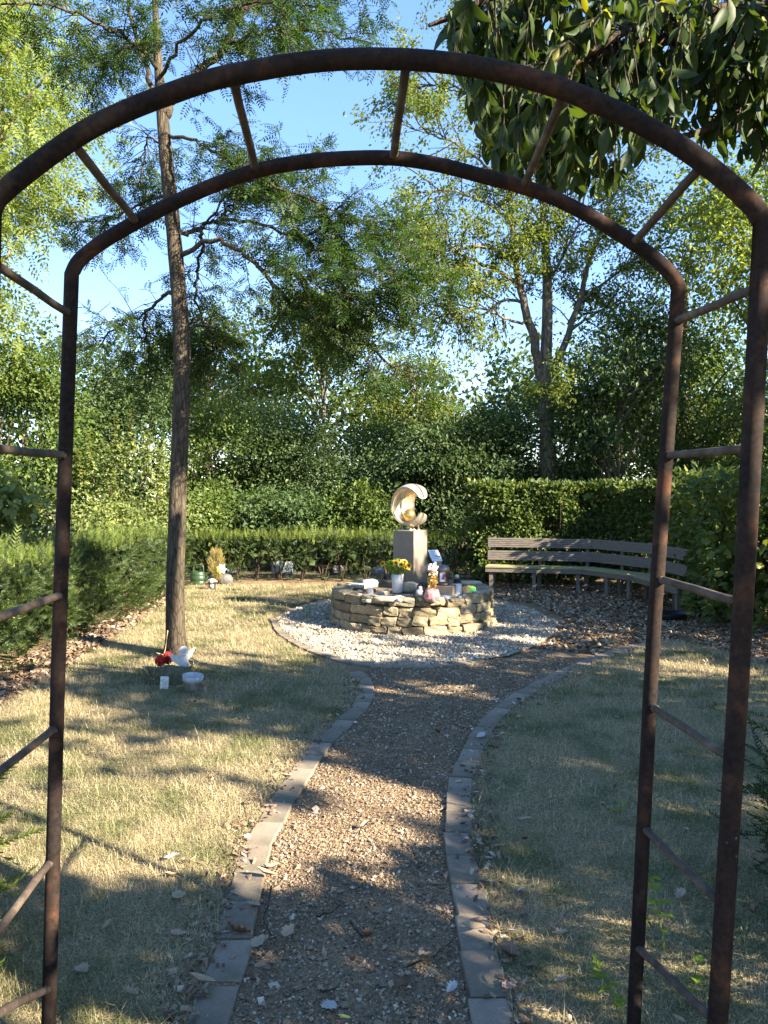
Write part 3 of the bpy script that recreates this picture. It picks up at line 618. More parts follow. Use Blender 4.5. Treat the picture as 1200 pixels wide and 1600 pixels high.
# ---- trees and shrubs round the garden
def big_tree(name, label, base, h, zc, rad, mat, n_cl, per, leaf, width, cl=.5, tmpl=LEAF, r=.18, bark='bark2', group=None, hollow=.4, low=-.9, droop=.3, nlimb=14, lean=(0, 0), nup=.8):
    reseed(label); base = np.array(base, float); t = thing(name, label, 'tree', base, 0, group)
    c = np.array([lean[0], lean[1], zc]); cc, p, d = crown_points(c, np.array(rad), n_cl, per, cl, hollow, low=low); ok = p[:, 2] > .3; p, d = p[ok], d[ok]
    mb = MB(); dd = unit(d*.6+rng.normal(0, .6, d.shape)+[0, 0, -droop]); nn = unit(d*.4+rng.normal(0, .5, d.shape)+[0, 0, nup]); L = leaf*rng.uniform(.6, 1.35, len(p))
    mb.scat(*tmpl, frames(dd, nn, L, L*width), p); mb.build('crown', M[mat], t)
    tb = MB(); top = np.array([lean[0], lean[1], h*.82]); mid = np.array([lean[0]*.4+rng.normal(0, .12), lean[1]*.4+rng.normal(0, .12), h*.42]); L = smooth_line([(0, 0, -.1), (0, 0, .4), mid, top], 8)
    tb.tube(L, np.linspace(1, .15, len(L))**.8*r*np.r_[1.3, np.ones(len(L)-1)], 10); tb.build('trunk', M[bark], t, True); lb = MB()
    for k in rng.choice(len(cc), min(nlimb, len(cc)), replace=False):
        q = cc[k]; i = int(np.clip((q[2]-.35*np.linalg.norm(q[:2]-c[:2]))/(h*.82), .22, .9)*(len(L)-1)); s = L[i]
        m_ = s*.5+q*.5+[0, 0, .12*np.linalg.norm(q-s)]; ln = smooth_line([s, m_, q], 5); lb.tube(ln, np.linspace(r*.38, r*.06, len(ln)), 6)
    lb.build('limb', M[bark], t, True); return t
def at(px, Y): return np.array([(px-600)/F*Y, Y, 0])
# top of the picture, west: sunlit pinnate tree
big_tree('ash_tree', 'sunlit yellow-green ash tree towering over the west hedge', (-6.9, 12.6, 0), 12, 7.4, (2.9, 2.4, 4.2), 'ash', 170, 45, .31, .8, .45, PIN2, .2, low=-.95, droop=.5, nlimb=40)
# east: tall bright trees
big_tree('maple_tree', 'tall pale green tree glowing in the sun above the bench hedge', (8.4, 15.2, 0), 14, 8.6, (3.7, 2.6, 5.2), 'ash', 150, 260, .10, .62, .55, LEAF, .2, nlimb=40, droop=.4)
big_tree('hornbeam_tree', 'full hornbeam tree with layered leaves east of the tall forked tree', (6.9, 17.6, 0), 8.6, 4.6, (2.8, 2.4, 3.5), 'mid', 90, 260, .095, .6, .5, LEAF, .16, nlimb=30)
big_tree('hornbeam_tree', 'dark leafy tree behind the end of the hornbeam hedge', (8.2, 13.6, 0), 5.8, 3.5, (2.2, 2.0, 2.3), 'teal', 70, 240, .09, .6, .45, LEAF, .14, nlimb=25)
big_tree('elm_tree', 'broad tree with drooping boughs just behind the bench hedge', at(975, 16.2), 6.0, 3.5, (1.9, 1.4, 2.2), 'teal', 60, 230, .10, .55, .4, LEAF, .12, nlimb=25, droop=.6)
big_tree('birch_tree', 'thin yellow-green tree rising above the middle of the shrubs', at(500, 24), 8.4, 5.6, (2.2, 1.8, 2.6), 'willowy', 60, 170, .12, .6, .5, LEAF, .13, nlimb=30)
big_tree('birch_tree', 'thin pale tree rising behind the shrubs west of the slim trunk', at(330, 24), 7.2, 4.9, (2.4, 1.8, 2.4), 'willowy', 60, 150, .12, .6, .5, LEAF, .13, nlimb=30)
big_tree('birch_tree', 'small pale tree filling the gap above the dark evergreen shrubs', at(650, 25), 6.6, 4.4, (1.6, 1.6, 1.9), 'willowy', 45, 150, .12, .6, .45, LEAF, .12, nlimb=24)
# shrubs, from west to east
S = lambda *a, **k: shrub(*a, **k)
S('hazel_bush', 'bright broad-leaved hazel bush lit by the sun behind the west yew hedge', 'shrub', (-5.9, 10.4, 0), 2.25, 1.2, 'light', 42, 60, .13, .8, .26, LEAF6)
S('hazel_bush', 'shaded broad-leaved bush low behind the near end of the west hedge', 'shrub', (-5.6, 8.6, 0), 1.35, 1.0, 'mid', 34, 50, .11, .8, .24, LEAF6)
S('tall_shrub', 'tall dull green shrub at the western edge of the garden', 'shrub', (-7.4, 14.6, 0), 5.2, 1.75, 'mid', 100, 190, .085, .6, .36, stems=14)
S('tall_shrub', 'olive green tree-like shrub behind the western spires', 'shrub', at(190, 17.5), 4.9, 1.7, 'dark', 90, 190, .085, .6, .38, stems=12)
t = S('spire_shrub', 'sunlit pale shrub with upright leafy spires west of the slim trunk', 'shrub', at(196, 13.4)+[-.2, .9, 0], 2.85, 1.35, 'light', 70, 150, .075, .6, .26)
mb = MB(); st = MB()
for px, py in ((205, 632), (178, 648), (136, 672), (168, 690), (232, 668), (120, 700), (252, 700)):
    st = MB(); top = P(px, py, 13.9)-np.array(t.location); ax = np.array([*(top[:2]*.85), top[2]-.95]); ln = smooth_line([ax, ax*.5+top*.5, top], 5); st.tube(ln, np.linspace(.012, .004, len(ln)), 5).build('spire_stem', M['twig'], t)
    f = rng.uniform(.1, 1, 75); q = ax+(top-ax)*f[:, None]; a = rng.uniform(0, 6.28, 75); d = np.stack([np.cos(a), np.sin(a), -.25+0*a+.5*f**4], 1)
    L = .13*(1.15-.6*f)*rng.uniform(.8, 1.2, 75); MB().scat(*LEAF6, frames(d, np.array([[0, 0, 1.]]).repeat(75, 0), L, L*.6), q).build('spire_foliage', M['light'], t)
pass
S('feathery_shrub', 'feathery mid green shrub between the slim trunk and the evergreens', 'shrub', at(345, 18), 4.4, 1.6, 'mid', 90, 190, .085, .5, .36, stems=10)
S('low_shrub', 'low fresh green shrub behind the far yew hedge beside the slim trunk', 'shrub', at(345, 16), 2.1, 1.05, 'mid', 60, 150, .085, .6, .26)
S('low_shrub', 'bright bushy low shrub near the middle of the far yew hedge', 'shrub', at(445, 16.1), 2.0, .95, 'teal', 60, 150, .09, .55, .26)
S('low_shrub', 'narrow leafy low shrub behind the far hedge west of the sculpture', 'shrub', at(555, 16.2), 2.1, .8, 'mid', 50, 150, .085, .6, .24)
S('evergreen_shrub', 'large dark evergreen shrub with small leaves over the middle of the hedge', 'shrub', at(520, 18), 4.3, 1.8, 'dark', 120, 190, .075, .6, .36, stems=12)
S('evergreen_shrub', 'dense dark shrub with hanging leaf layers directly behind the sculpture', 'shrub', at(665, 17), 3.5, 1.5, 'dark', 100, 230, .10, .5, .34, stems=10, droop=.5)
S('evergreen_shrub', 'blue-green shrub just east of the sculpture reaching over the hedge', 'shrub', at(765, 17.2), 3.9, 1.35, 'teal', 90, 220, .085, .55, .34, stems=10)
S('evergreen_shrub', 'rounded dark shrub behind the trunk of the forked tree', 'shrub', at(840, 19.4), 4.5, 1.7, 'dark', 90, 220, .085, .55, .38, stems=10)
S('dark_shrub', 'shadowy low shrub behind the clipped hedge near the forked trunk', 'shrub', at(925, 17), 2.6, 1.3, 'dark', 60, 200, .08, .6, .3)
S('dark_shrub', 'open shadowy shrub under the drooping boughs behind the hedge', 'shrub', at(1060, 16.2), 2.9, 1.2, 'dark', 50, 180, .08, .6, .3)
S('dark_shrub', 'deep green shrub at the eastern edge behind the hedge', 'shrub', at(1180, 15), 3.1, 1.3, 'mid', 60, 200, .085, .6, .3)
S('feathery_shrub', 'light feathery shrub lower left of the thin middle tree', 'shrub', at(430, 20.5), 4.6, 1.5, 'light', 80, 170, .085, .5, .36, stems=8)
S('feathery_shrub', 'soft green shrub in front of the small pale tree', 'shrub', at(610, 20.5), 3.9, 1.3, 'mid', 80, 190, .085, .5, .34, stems=8)
# the wood beyond, read as one mass
mb = MB(); c = np.c_[rng.uniform(-17, 19, 520), rng.uniform(26, 31, 520), rng.uniform(.2, 6.9, 520)]; c[:, 2] *= 1-.3*np.exp(-((c[:, 0]-1)/4)**2); k = rng.integers(0, 520, 37000); p = c[k]+rng.normal(0, .55, (37000, 3)); p = p[p[:, 2] > 0]
L = .27*rng.uniform(.6, 1.3, len(p)); mb.scat(*LEAF, frames(rdir(len(p))+[0, 0, -.3], rdir(len(p))+[0, -.5, .8], L, L*.6), p)
tag(mb.build('woodland', M['dark']), 'dark mass of far woodland closing the view behind the shrubs', 'woodland', kind='stuff')
# tall grass tufts poking out of the far hedge
m = flat('straw', (.42, .34, .16), .8, bmp=0)
reseed('boughs')
# ---- tree whose big hanging leaves fill the upper east corner
def bigleaf(seed, curl, fold):
    r_ = np.random.default_rng(seed); ys = [0, .12, .32, .55, .78, .93, 1.]; ws = [.02, .09, .165, .18, .125, .05, .004]; V, T = [], []
    tw_ = r_.uniform(-.35, .35)
    for y, w_ in zip(ys, ws):
        z = -curl*y*y; a = tw_*y
        for s in (-1, 0, 1):
            x = s*w_; zz = z+fold*abs(s)*w_+r_.normal(0, .006); V.append((x*math.cos(a)-zz*math.sin(a)*.3, y*(1-.1*curl), zz+x*math.sin(a)))
    for i in range(6):
        b = i*3; T += [(b, b+1, b+4), (b, b+4, b+3), (b+1, b+2, b+5), (b+1, b+5, b+4)]
    return np.array(V), np.array(T)
BL = [bigleaf(i, c, f) for i, (c, f) in enumerate([(.15, .35), (.3, .5), (.05, .8), (.4, .25), (.2, 1.1), (.25, .15)])]
bt = thing('overhanging_tree', 'tree with large drooping dark leaves hanging over the arch from the east', 'tree', (4.4, 3.6, 0))
bo = np.array([4.4, 3.6, 0])
tb = MB(); tl = smooth_line([(0, 0, -.1), (0, 0, .6), (-.1, .05, 2), (-.2, .0, 3.6), (-.1, .1, 5.5)], 6); tb.tube(tl, np.linspace(.16, .05, len(tl)), 12); tb.build('trunk', M['bark2'], bt, True)
spec = [  # (px, py, Y) paths of the boughs
    [(1500, 60, 3.5), (1300, -40, 3.4), (1080, -60, 3.2), (900, -30, 3.0), (770, 40, 2.9), (690, 60, 2.8)],
    [(1500, 60, 3.5), (1320, 0, 3.2), (1150, 10, 3.0), (1000, 40, 2.9), (880, 110, 2.85), (800, 160, 2.8)],
    [(1500, 90, 3.6), (1350, 90, 3.3), (1230, 120, 3.1), (1130, 190, 3.0), (1050, 215, 2.9), (985, 190, 2.8)],
    [(1450, 0, 3.7), (1250, -90, 3.7), (1000, -70, 3.6), (850, 20, 3.5), (760, 100, 3.4), (740, 150, 3.4)],
    [(1300, 60, 3.2), (1050, 60, 3.0), (900, 100, 2.9), (830, 180, 2.85), (790, 190, 2.8)],
    [(1250, -60, 3.0), (950, -60, 2.8), (800, -20, 2.7), (720, 20, 2.65), (670, 40, 2.6)],
    [(1400, 20, 3.6), (1150, 20, 3.4), (1010, 80, 3.3), (930, 170, 3.2), (870, 200, 3.2)],
    [(1320, 0, 3.2), (1230, -40, 2.9), (1190, 10, 2.8), (1165, 40, 2.75)],
]
lines = [smooth_line([P(*q) for q in s], 6)-bo for s in spec]; lb = MB()
for l in lines: lb.tube(l, np.linspace(.03, .006, len(l)), 7)
for l in lines[:5]: lb.tube(smooth_line([tl[12+rng.integers(6)], l[0]*.6+tl[14]*.4, l[0]], 4), np.linspace(.05, .03, 9), 7)
lb.build('limb', M['twig'], bt, True)
tw = sprout(lines, 540, .50, .66, -.25, .22, .9); sb = MB()
def low_end(x):       # how far down the boughs hang: less towards the crown of the arch
    return np.interp(x, [.12, .24, .33, .40, .59, .84, .93, 1.05, 1.38, 1.45], [3.38, 3.26, 2.97, 2.79, 2.72, 2.73, 2.89, 2.97, 2.81, 2.79])
tw = [q for q in tw if q[-1, 0]+bo[0] > .17 and 1.7+(q[-1, 2]+bo[2]-1.7)*2.8/(q[-1, 1]+bo[1]) > low_end((q[-1, 0]+bo[0])*2.8/(q[-1, 1]+bo[1]))-.02]
for q in tw: sb.tube(q, [.004, .0035, .003, .002, .0015], 4, False)
sb.build('twig', M['twig'], bt)
p, d = on_twigs(tw, 11, .1); n = len(p)
dd = unit(d*.35+rng.normal(0, .42, (n, 3))+[0, 0, -1.0]); nn = unit(rng.normal(size=(n, 3))*[1, 1, .5]+[0, -.3, .2]); L = rng.uniform(.06, .118, n); ki = rng.integers(0, len(BL), n)
tip = p+bo+dd*L[:, None]; u = 600+F*tip[:, 0]/tip[:, 1]; v = 766-F*(tip[:, 2]-CAM_H)/tip[:, 1]
# the boughs thin out towards the arch's crown
lim = np.interp(u, [640, 700, 745, 770, 850, 960, 1000, 1050, 1190, 1220], [60, 110, 225, 300, 330, 325, 260, 225, 290, 300])
ok = (v < lim) & (u > 640); p, dd, nn, L, ki, v, u, tip = (a[ok] for a in (p, dd, nn, L, ki, v, u, tip))
Fm = frames(dd, nn, L, L*rng.uniform(.85, 1.15, len(L))); shown = np.nonzero((v > 0) & (u < 1205))[0]; shown = shown[np.argsort(tip[shown, 1])][:300]; pick = np.zeros(len(p), bool); pick[shown] = True
lme = [mesh('leaf', a, b, M['bigleaf'], True) for a, b in BL]
for i in shown:
    o = link('leaf', lme[ki[i]], bt); m4 = np.eye(4); m4[:3, :3] = Fm[i]; m4[:3, 3] = p[i]; o.matrix_basis = Matrix(m4.tolist())
mb = MB()
for k in range(len(BL)):
    s = (~pick) & (ki == k); mb.scat(*BL[k], Fm[s], p[s])
# upper boughs of the same tree, above the picture
tag(mb.build('foliage', M['bigleaf'], bt, True), kind='stuff')
# ---- neighbouring trees east and south of the lawn that throw the broken shade; leaves are cut out of the crowns so chosen spots get sun
gaps = np.array([G(*q) for q in ((60, 1045), (120, 1040), (30, 1050), (350, 945), (400, 965), (450, 985), (330, 955), (640, 1020), (560, 1025), (700, 1075), (620, 1085), (740, 1085), (1060, 1055), (1100, 1075), (1130, 1050), (1090, 1045),
    (60, 1180), (120, 1190), (350, 1180), (390, 1165), (300, 1235), (350, 1245), (520, 1215), (600, 1230), (640, 1250), (560, 1290), (330, 1320), (300, 1335), (350, 1295), (60, 1250), (120, 1265), (190, 1240), (240, 1260), (820, 1000), (830, 980), (690, 990), (750, 975), (660, 1000), (480, 1010), (250, 1040), (1030, 1470), (470, 1300), (200, 1330), (270, 1300), (20, 1330), (420, 1345), (150, 1330), (80, 1100), (420, 1210), (570, 1255))]+[P(*q) for q in ((655, 845, 10.1), (655, 870, 10.1), (640, 785, 10.1), (655, 800, 10.1), (700, 965, 8.95), (740, 970, 9.1), (680, 985, 8.95), (622, 890, 9.9), (600, 935, 9.2), (285, 1042, 7.6), (278, 1000, 7.8), (270, 960, 7.8), (100, 1350, 2.2), (80, 1300, 2.2), (820, 880, 13.2), (790, 870, 13.3))])
reseed('gaps'); gap_r = rng.uniform(.11, .26, len(gaps)); sv = np.array(sun_dir)
def sunlit(p):  # picks leaves between the sun and a chosen bright spot, for removal
    d = p[:, None]-gaps[None]; d = d-(d@sv)[..., None]*sv; k = np.linalg.norm(d, axis=2) < gap_r*rng.uniform(.75, 1.15, (len(p), 1)); return k.any(1)
# unseen tree added east of the viewer to shade the arch and near path
reseed('near tree')
st_ = thing('shade_tree', 'unseen leafy tree added east of the path to shade the arch', 'tree', (4.7, -.6, 0), 0, 'trees around the garden'); mb = MB()
for c_, r_, n in (((-1.1, .25, 4.9), (.75, .7, .6), 2600), ((-.65, .45, 2.95), (.75, .55, .5), 2400)):
    q = rng.normal(size=(n, 3))*np.array(r_)*.75+c_; q = q[~sunlit(q+np.array([4.7, -.6, 0]))]; n = len(q); L2 = rng.uniform(.09, .15, n); mb.scat(*LEAF6, frames(rdir(n)+[0, 0, -.5], rdir(n)+[0, 0, 1], L2, L2*.6), q)
mb.build('crown', M['mid'], st_); tb = MB(); tl = smooth_line([(0, 0, -.1), (-.05, .05, 1.5), (-.4, .2, 3.), (-1., .25, 5.2)], 6); tb.tube(tl, np.linspace(.09, .02, len(tl)), 9); tb.build('trunk', M['bark2'], st_, True)
shade = [((8.0, .5, 0), 7.0, 4.5, 'round-crowned tree standing east of the arch'), ((10.5, 4.2, 0), 7.6, 4.9, 'spreading tree on the bank east of the bench'), ((6.2, -4.2, 0), 7.2, 4.6, 'round-crowned tree standing behind the viewer'), ((12.0, -3.0, 0), 8.8, 5.6, 'tallest tree on the bank far east of the arch'), ((7.4, 3.6, 0), 5.2, 3.3, 'small tree on the east side between the arch and the bench')]
for loc, h, zc, lab in shade:
    t = big_tree('shade_tree', lab, loc, h, zc, (2.4, 2.4, h-zc), 'mid', 60, 90, .17, .6, .42, LEAF, .15, nlimb=25, group='trees around the garden')
    cr = [c for c in t.children if c.name.startswith('crown')][0]; me = cr.data; n = len(me.vertices)//4; V = np.empty(len(me.vertices)*3); me.vertices.foreach_get('co', V); V = V.reshape(n, 4, 3)
    k = ~sunlit(V.mean(1)+np.array(loc)); V = V[k]; cr.data = mesh('crown', V.reshape(-1, 3), (LEAF[1][None]+(np.arange(len(V))*4)[:, None, None]).reshape(-1, 3), M['mid'])
def rock(size, jit=.09, seed=None, round_=.45, n=3):
    """a rough squared stone: a gridded cube pulled towards a rounded block"""
    g = np.linspace(-1, 1, n); idx = {}; V, T = [], []
    def vid(p):
        k = tuple(np.round(p, 3))
        if k not in idx: idx[k] = len(V); V.append(np.array(p, float))
        return idx[k]
    for ax in range(3):
        for s in (-1, 1):
            for i in range(n-1):
                for j in range(n-1):
                    q = []
                    for a, b2 in ((i, j), (i+1, j), (i+1, j+1), (i, j+1)):
                        p = [0, 0, 0]; p[ax] = s; p[(ax+1) % 3] = g[a]; p[(ax+2) % 3] = g[b2]; q.append(vid(p))
                    T.append(q if s > 0 else q[::-1])
    V = np.array(V); ln = np.linalg.norm(V, axis=1)[:, None]; sph = V/ln*1.15; V = V*(1-round_)+sph*round_
    V += rng.normal(0, jit, V.shape); V *= np.array(size)/2; return V, np.array(T)
# ------------------------------------------------------------------ rusty arch
m, t, b = nmat('rusty painted steel'); v = coords(t); f = nz(t, v, 6, 10, .72); f2 = nz(t, v, 70, 4)
c = ramp(t, f, [(.40, (.006, .005, .0045)), (.55, (.017, .010, .007)), (.66, (.075, .031, .015)), (.8, (.19, .08, .036))])
c = mixc(t, ramp(t, f2, [(.35, (.35,)*3), (.65, (0,)*3)]), c, (.045, .03, .025))
vo = N(t, 'TexVoronoi'); vo.inputs['Scale'].default_value = 26; t.links.new(v, vo.inputs['Vector'])
sp = mixc(t, 1., ramp(t, vo.outputs[0], [(.03, (1,)*3), (.12, (0,)*3)]), ramp(t, nz(t, v, 4), [(.6, (0,)*3), (.72, (.35,)*3)]), 'MULTIPLY')
c = mixc(t, sp, c, (.42, .40, .33))
t.links.new(c, b.inputs['Base Color']); b.inputs['Roughness'].default_value = .85; b.inputs['Specular IOR Level'].default_value = .15; bump(t, b, f2, .4, .002); M['rust'] = m
m, t, b = nmat('weathered rung'); v = coords(t); f = nz(t, v, 14, 8, .7)
c = ramp(t, f, [(.34, (.022, .015, .011)), (.52, (.06, .04, .027)), (.66, (.13, .095, .065)), (.8, (.4, .36, .28))])
t.links.new(c, b.inputs['Base Color']); b.inputs['Roughness'].default_value = .8; bump(t, b, f, .4, .002); M['rung'] = m
YF, YN = 2.25, 1.78
far_px = [(76, 1600), (92, 1000), (112, 428), (125, 406), (160, 378), (213, 347), (267, 319), (333, 290), (400, 267), (467, 254), (533, 248), (613, 247), (683, 257), (750, 274), (820, 293), (867, 310), (917, 335), (967, 365), (1017, 399), (1050, 430), (1060, 448), (1020, 1000), (990, 1600)]
near_px = [(-42, 1600), (-30, 1000), (-14, 330), (0, 305), (67, 250), (133, 205), (200, 172), (267, 146), (333, 124), (400, 110), (467, 99), (533, 93), (600, 92), (667, 95), (733, 103), (800, 116), (867, 135), (933, 161), (1000, 193), (1067, 231), (1133, 281), (1178, 324), (1193, 350), (1158, 1000), (1121, 1600)]
arch = thing('garden_arch', 'rusty double-hoop steel garden arch over the path entrance', 'garden arch', (0, 2.0, 0))
ao = np.array([0, 2.0, 0])
def hoop(px, Y, rad):
    pts = [P(a, b_, Y) for a, b_ in px]
    for e, s in ((0, 1), (-1, -2)):   # carry the posts down into the ground
        a, b_ = pts[e], pts[1 if e == 0 else -2]; d = (a-b_)/(a[2]-b_[2]); g = a-d*(a[2]+.12)
        pts = [g]+pts if e == 0 else pts+[g]
    k = len(pts); arcp = smooth_line(pts[3:k-3], 4)
    full = np.concatenate([resample(np.array(pts[:4]), .25)[:-1], arcp, resample(np.array(pts[k-4:]), .25)[1:]])
    rr = np.full(len(full), rad)
    mb = MB(); mb.tube(full-ao, rr, 14); mb.build('hoop', M['rust'], arch, True)
hoop(far_px, YF, .0205); hoop(near_px, YN, .0228)
def on_hoop(px, z=None, x=None): pass
rungs = [((213, 347), (122, 240)), ((400, 266), (368, 132)), ((615, 247), (632, 100)), ((818, 292), (882, 150)), ((990, 380), (1098, 262)),
         ((108, 490), (-20, 408)), ((102, 712), (-28, 697)), ((95, 930), (-32, 972)), ((87, 1136), (-36, 1235)), ((80, 1345), (-40, 1500)), ((76, 1545), (-42, 1700)),
         ((1056, 502), (1184, 446)), ((1044, 712), (1171, 698)), ((1031, 905), (1158, 942)), ((1018, 1103), (1144, 1186)), ((1007, 1294), (1132, 1418)), ((996, 1480), (1118, 1650))]
for a, b_ in rungs:
    mb = MB(); A = P(*a, YF); nl_ = resample(np.array([P(*q, YN) for q in near_px]), .01); B = nl_[np.argmin(((nl_-P(*b_, YN))**2).sum(1))]; ln = np.array([A+(B-A)*s for s in np.linspace(0, 1, 5)])
    ln[1:-1] += rng.normal(0, .001, (3, 3)); mb.tube(ln-ao, .0112, 10); mb.add(*(lambda r_: (r_[0]+A-ao+(B-A)*.05, r_[1]))(rock((.023, .023, .02), .12, round_=1., n=4))); mb.add(*(lambda r_: (r_[0]+B-ao-(B-A)*.05, r_[1]))(rock((.023, .023, .02), .12, round_=1., n=4))); mb.build('rung', M['rung'], arch, True)

reseed('bed3')
# ------------------------------------------------------------------ raised stone bed
m, t, b = nmat('sandstone'); v = coords(t); oi = N(t, 'ObjectInfo'); f = nz(t, v, 7, 8, .7); f2 = nz(t, v, 45, 6, .7)
c = ramp(t, oi.outputs['Random'], [(0, (.19, .155, .10)), (.35, (.29, .24, .155)), (.7, (.37, .31, .205)), (1, (.25, .22, .165))])
c = mixc(t, 1., c, ramp(t, f, [(.3, (.6, .6, .58)), (.7, (1.3, 1.25, 1.12))]), 'MULTIPLY')
c = mixc(t, ramp(t, f2, [(.5, (0,)*3), (.7, (.7,)*3)]), c, (.10, .09, .07))
t.links.new(c, b.inputs['Base Color']); b.inputs['Roughness'].default_value = .9; b.inputs['Specular IOR Level'].default_value = .25
h = N(t, 'Math'); h.operation = 'ADD'; t.links.new(f, h.inputs[0]); t.links.new(f2, h.inputs[1]); bump(t, b, h.outputs[0], .8, .02); M['sandstone'] = m
bed = thing('stone_bed', 'round raised bed walled with four courses of rough sandstone blocks', 'stone bed', C0)
core = MB(); core.lathe([(.96, -.02), (.93, .36), (.86, .385), (.4, .40), (.001, .405)], 40); core.build('soil', M['path'], bed)
courses = [(0.0, .105, 1.085, .25), (.10, .115, 1.065, .24), (.21, .12, 1.05, .25), (.325, .115, 1.035, .27)]
for ci, (z0, hh, rr, wd) in enumerate(courses):
    a = rng.uniform(0, .3); end = a+2*np.pi
    while a < end-.07:
        w_ = wd*rng.uniform(.68, 1.35); da = w_/rr
        if a+da > end-.1: da = end-a; w_ = da*rr
        h2 = hh*rng.uniform(.84, 1.03); dep = .24*rng.uniform(.85, 1.1)
        V, T = rock((w_*.95, dep, h2*.97), .065, round_=.17, n=4); am = a+da/2; r0 = rr-dep/2+rng.normal(0, .012)
        V = V@(rot_y(rng.normal(0, .05))@rot_x(rng.normal(0, .06))).T
        o = link('stone', mesh('stone', V, T, M['sandstone'], False), bed); o.location = (r0*math.cos(am), r0*math.sin(am), z0+hh/2+rng.normal(0, .004)); o.rotation_euler = (0, 0, am-math.pi/2+rng.normal(0, .05)+math.pi)
        pass
        a += da
# ------------------------------------------------------------------ pedestal, sculpture, plaque
YP = 10.22; pc = P(641, 900, YP); pc[2] = 0; ang = R(36)
m, t, b = nmat('brown stone'); v = coords(t); f = nz(t, v, 5, 7, .65); f2 = nz(t, v, 160, 2); c = ramp(t, f, [(.3, (.15, .12, .09)), (.7, (.25, .205, .155))])
c = mixc(t, 1., c, ramp(t, f2, [(.3, (.8,)*3), (.7, (1.15,)*3)]), 'MULTIPLY'); t.links.new(c, b.inputs['Base Color']); b.inputs['Roughness'].default_value = .6; M['pedestal'] = m
zt = P(641, 828, YP)[2]
ped = MB().box((0, 0, (zt+.36)/2), (.325, .325, zt-.36), ch=.008).build('pedestal', M['pedestal']); ped.location = pc; ped.rotation_euler = (0, 0, -R(36))
tag(ped, 'tall square brown stone pedestal set cornerwise in the raised bed', 'pedestal')
m, t, b = nmat('pale polished bronze'); v = coords(t); f = nz(t, v, 6, 5); c = ramp(t, f, [(.3, (.44, .37, .27)), (.7, (.62, .54, .42))])
t.links.new(c, b.inputs['Base Color']); b.inputs['Roughness'].default_value = .33; b.inputs['Metallic'].default_value = .5; M['bronze'] = m
M['gold'] = flat('polished gold', (.5, .34, .12), .3, .8, .5, .25, 12, 0); M['dark_metal'] = flat('dark steel', (.05, .05, .05), .4, .8)
sculp = thing('sculpture', 'crescent-shaped split shell sculpture on top of the stone pedestal', 'sculpture', (pc[0], pc[1], zt))
RS = .287; a_ax = R(57); A = np.array([math.sin(a_ax), math.cos(a_ax), 0]); B = np.array([math.cos(a_ax), -math.sin(a_ax), 0]); Zv = np.array([0, 0, 1.]); sc0 = np.array([(643.5-641)/F*YP, 0, .042+RS])
def shell(sg):
    nt_, nf = 56, 12; V = []; gap = .05
    for side in (0, 1):
        for i in range(nt_+1):
            s = i/nt_; tt = R(18)+s*R(360-18-21); fm = gap+.10+.58*math.sin(math.pi*s)**.75 if 0 < s < 1 else gap+.10
            endr = math.sqrt(max(0, 1-((abs(s-.5)*2-.955)/.045)**2)) if abs(s-.5)*2 > .955 else 1; fm = gap+(fm-gap)*max(endr, .06)
            for j in range(nf+1):
                ph = sg*(gap+(fm-gap)*j/nf); rr = RS if side == 0 else RS-.027
                V.append(sc0+rr*(math.cos(ph)*(math.cos(tt)*B+math.sin(tt)*Zv)+math.sin(ph)*A))
    V = np.array(V); T = []; w_ = nf+1; o2 = (nt_+1)*w_
    for i in range(nt_):
        for j in range(nf):
            q = [i*w_+j, i*w_+j+1, (i+1)*w_+j+1, (i+1)*w_+j]; T.append(q if sg > 0 else q[::-1]); q = [x+o2 for x in q][::-1]; T.append(q if sg > 0 else q[::-1])
        for j in (0, nf):
            q = [i*w_+j, (i+1)*w_+j, (i+1)*w_+j+o2, i*w_+j+o2]; T.append(q if (j == 0) == (sg < 0) else q[::-1])
    for i in (0, nt_):
        for j in range(nf): q = [i*w_+j, i*w_+j+1, i*w_+j+1+o2, i*w_+j+o2]; T.append(q)
    T = np.array(T)
    o = link('shell_half', mesh('shell_half', V, T, M['bronze'], True), sculp); e = o.modifiers.new('edge', 'EDGE_SPLIT'); e.split_angle = R(40)
shell(1); shell(-1)
ib = MB(); u_ = np.linspace(0, np.pi, 15); ib.lathe([(.088*math.sin(x), -.088*math.cos(x)) for x in u_], 28, sc0+np.array([-.035, .10, -.137])); ib.build('ball', M['gold'], sculp, True)
for dx, dy in ((-.10, .02), (.0, -.06), (.045, .0), (.11, .05)):
    MB().lathe([(.028, 0), (.028, .008), (.011, .012), (.011, .07), (.001, .07)], 12, (dx, dy, .0)).build('foot', M['bronze'], sculp, True)
M['steel'] = flat('brushed steel', (.30, .27, .23), .4, .6); M['paper'] = flat('white card', (.78, .80, .84), .5, bmp=0, var=.03); M['ink'] = flat('grey print', (.3, .33, .38), .6, bmp=0)
pl = thing('info_plaque', 'small slanted information plaque on a square post behind the pedestal', 'sign', P(683, 868, 10.75)*[1, 1, 0]+[0, 0, .38])
zq = P(683, 868, 10.75)[2]-.38
MB().box((0, 0, zq/2), (.105, .05, zq), rot_z(.35), .004).build('post', M['steel'], pl)
rp = rot_z(.45)@rot_x(R(48)); MB().box((-.03, -.02, zq), (.16, .20, .012), rp, .002).build('panel', M['paper'], pl); ib = MB()
for k in range(6): ib.box(np.array((-.03, -.02, zq))+rp@np.array([-.01 if k % 2 else 0, .07-.025*k, .0075]), (.10 if k % 2 else .12, .006, .001), rp)
tag(ib.build('print', M['ink'], pl), kind='stuff')
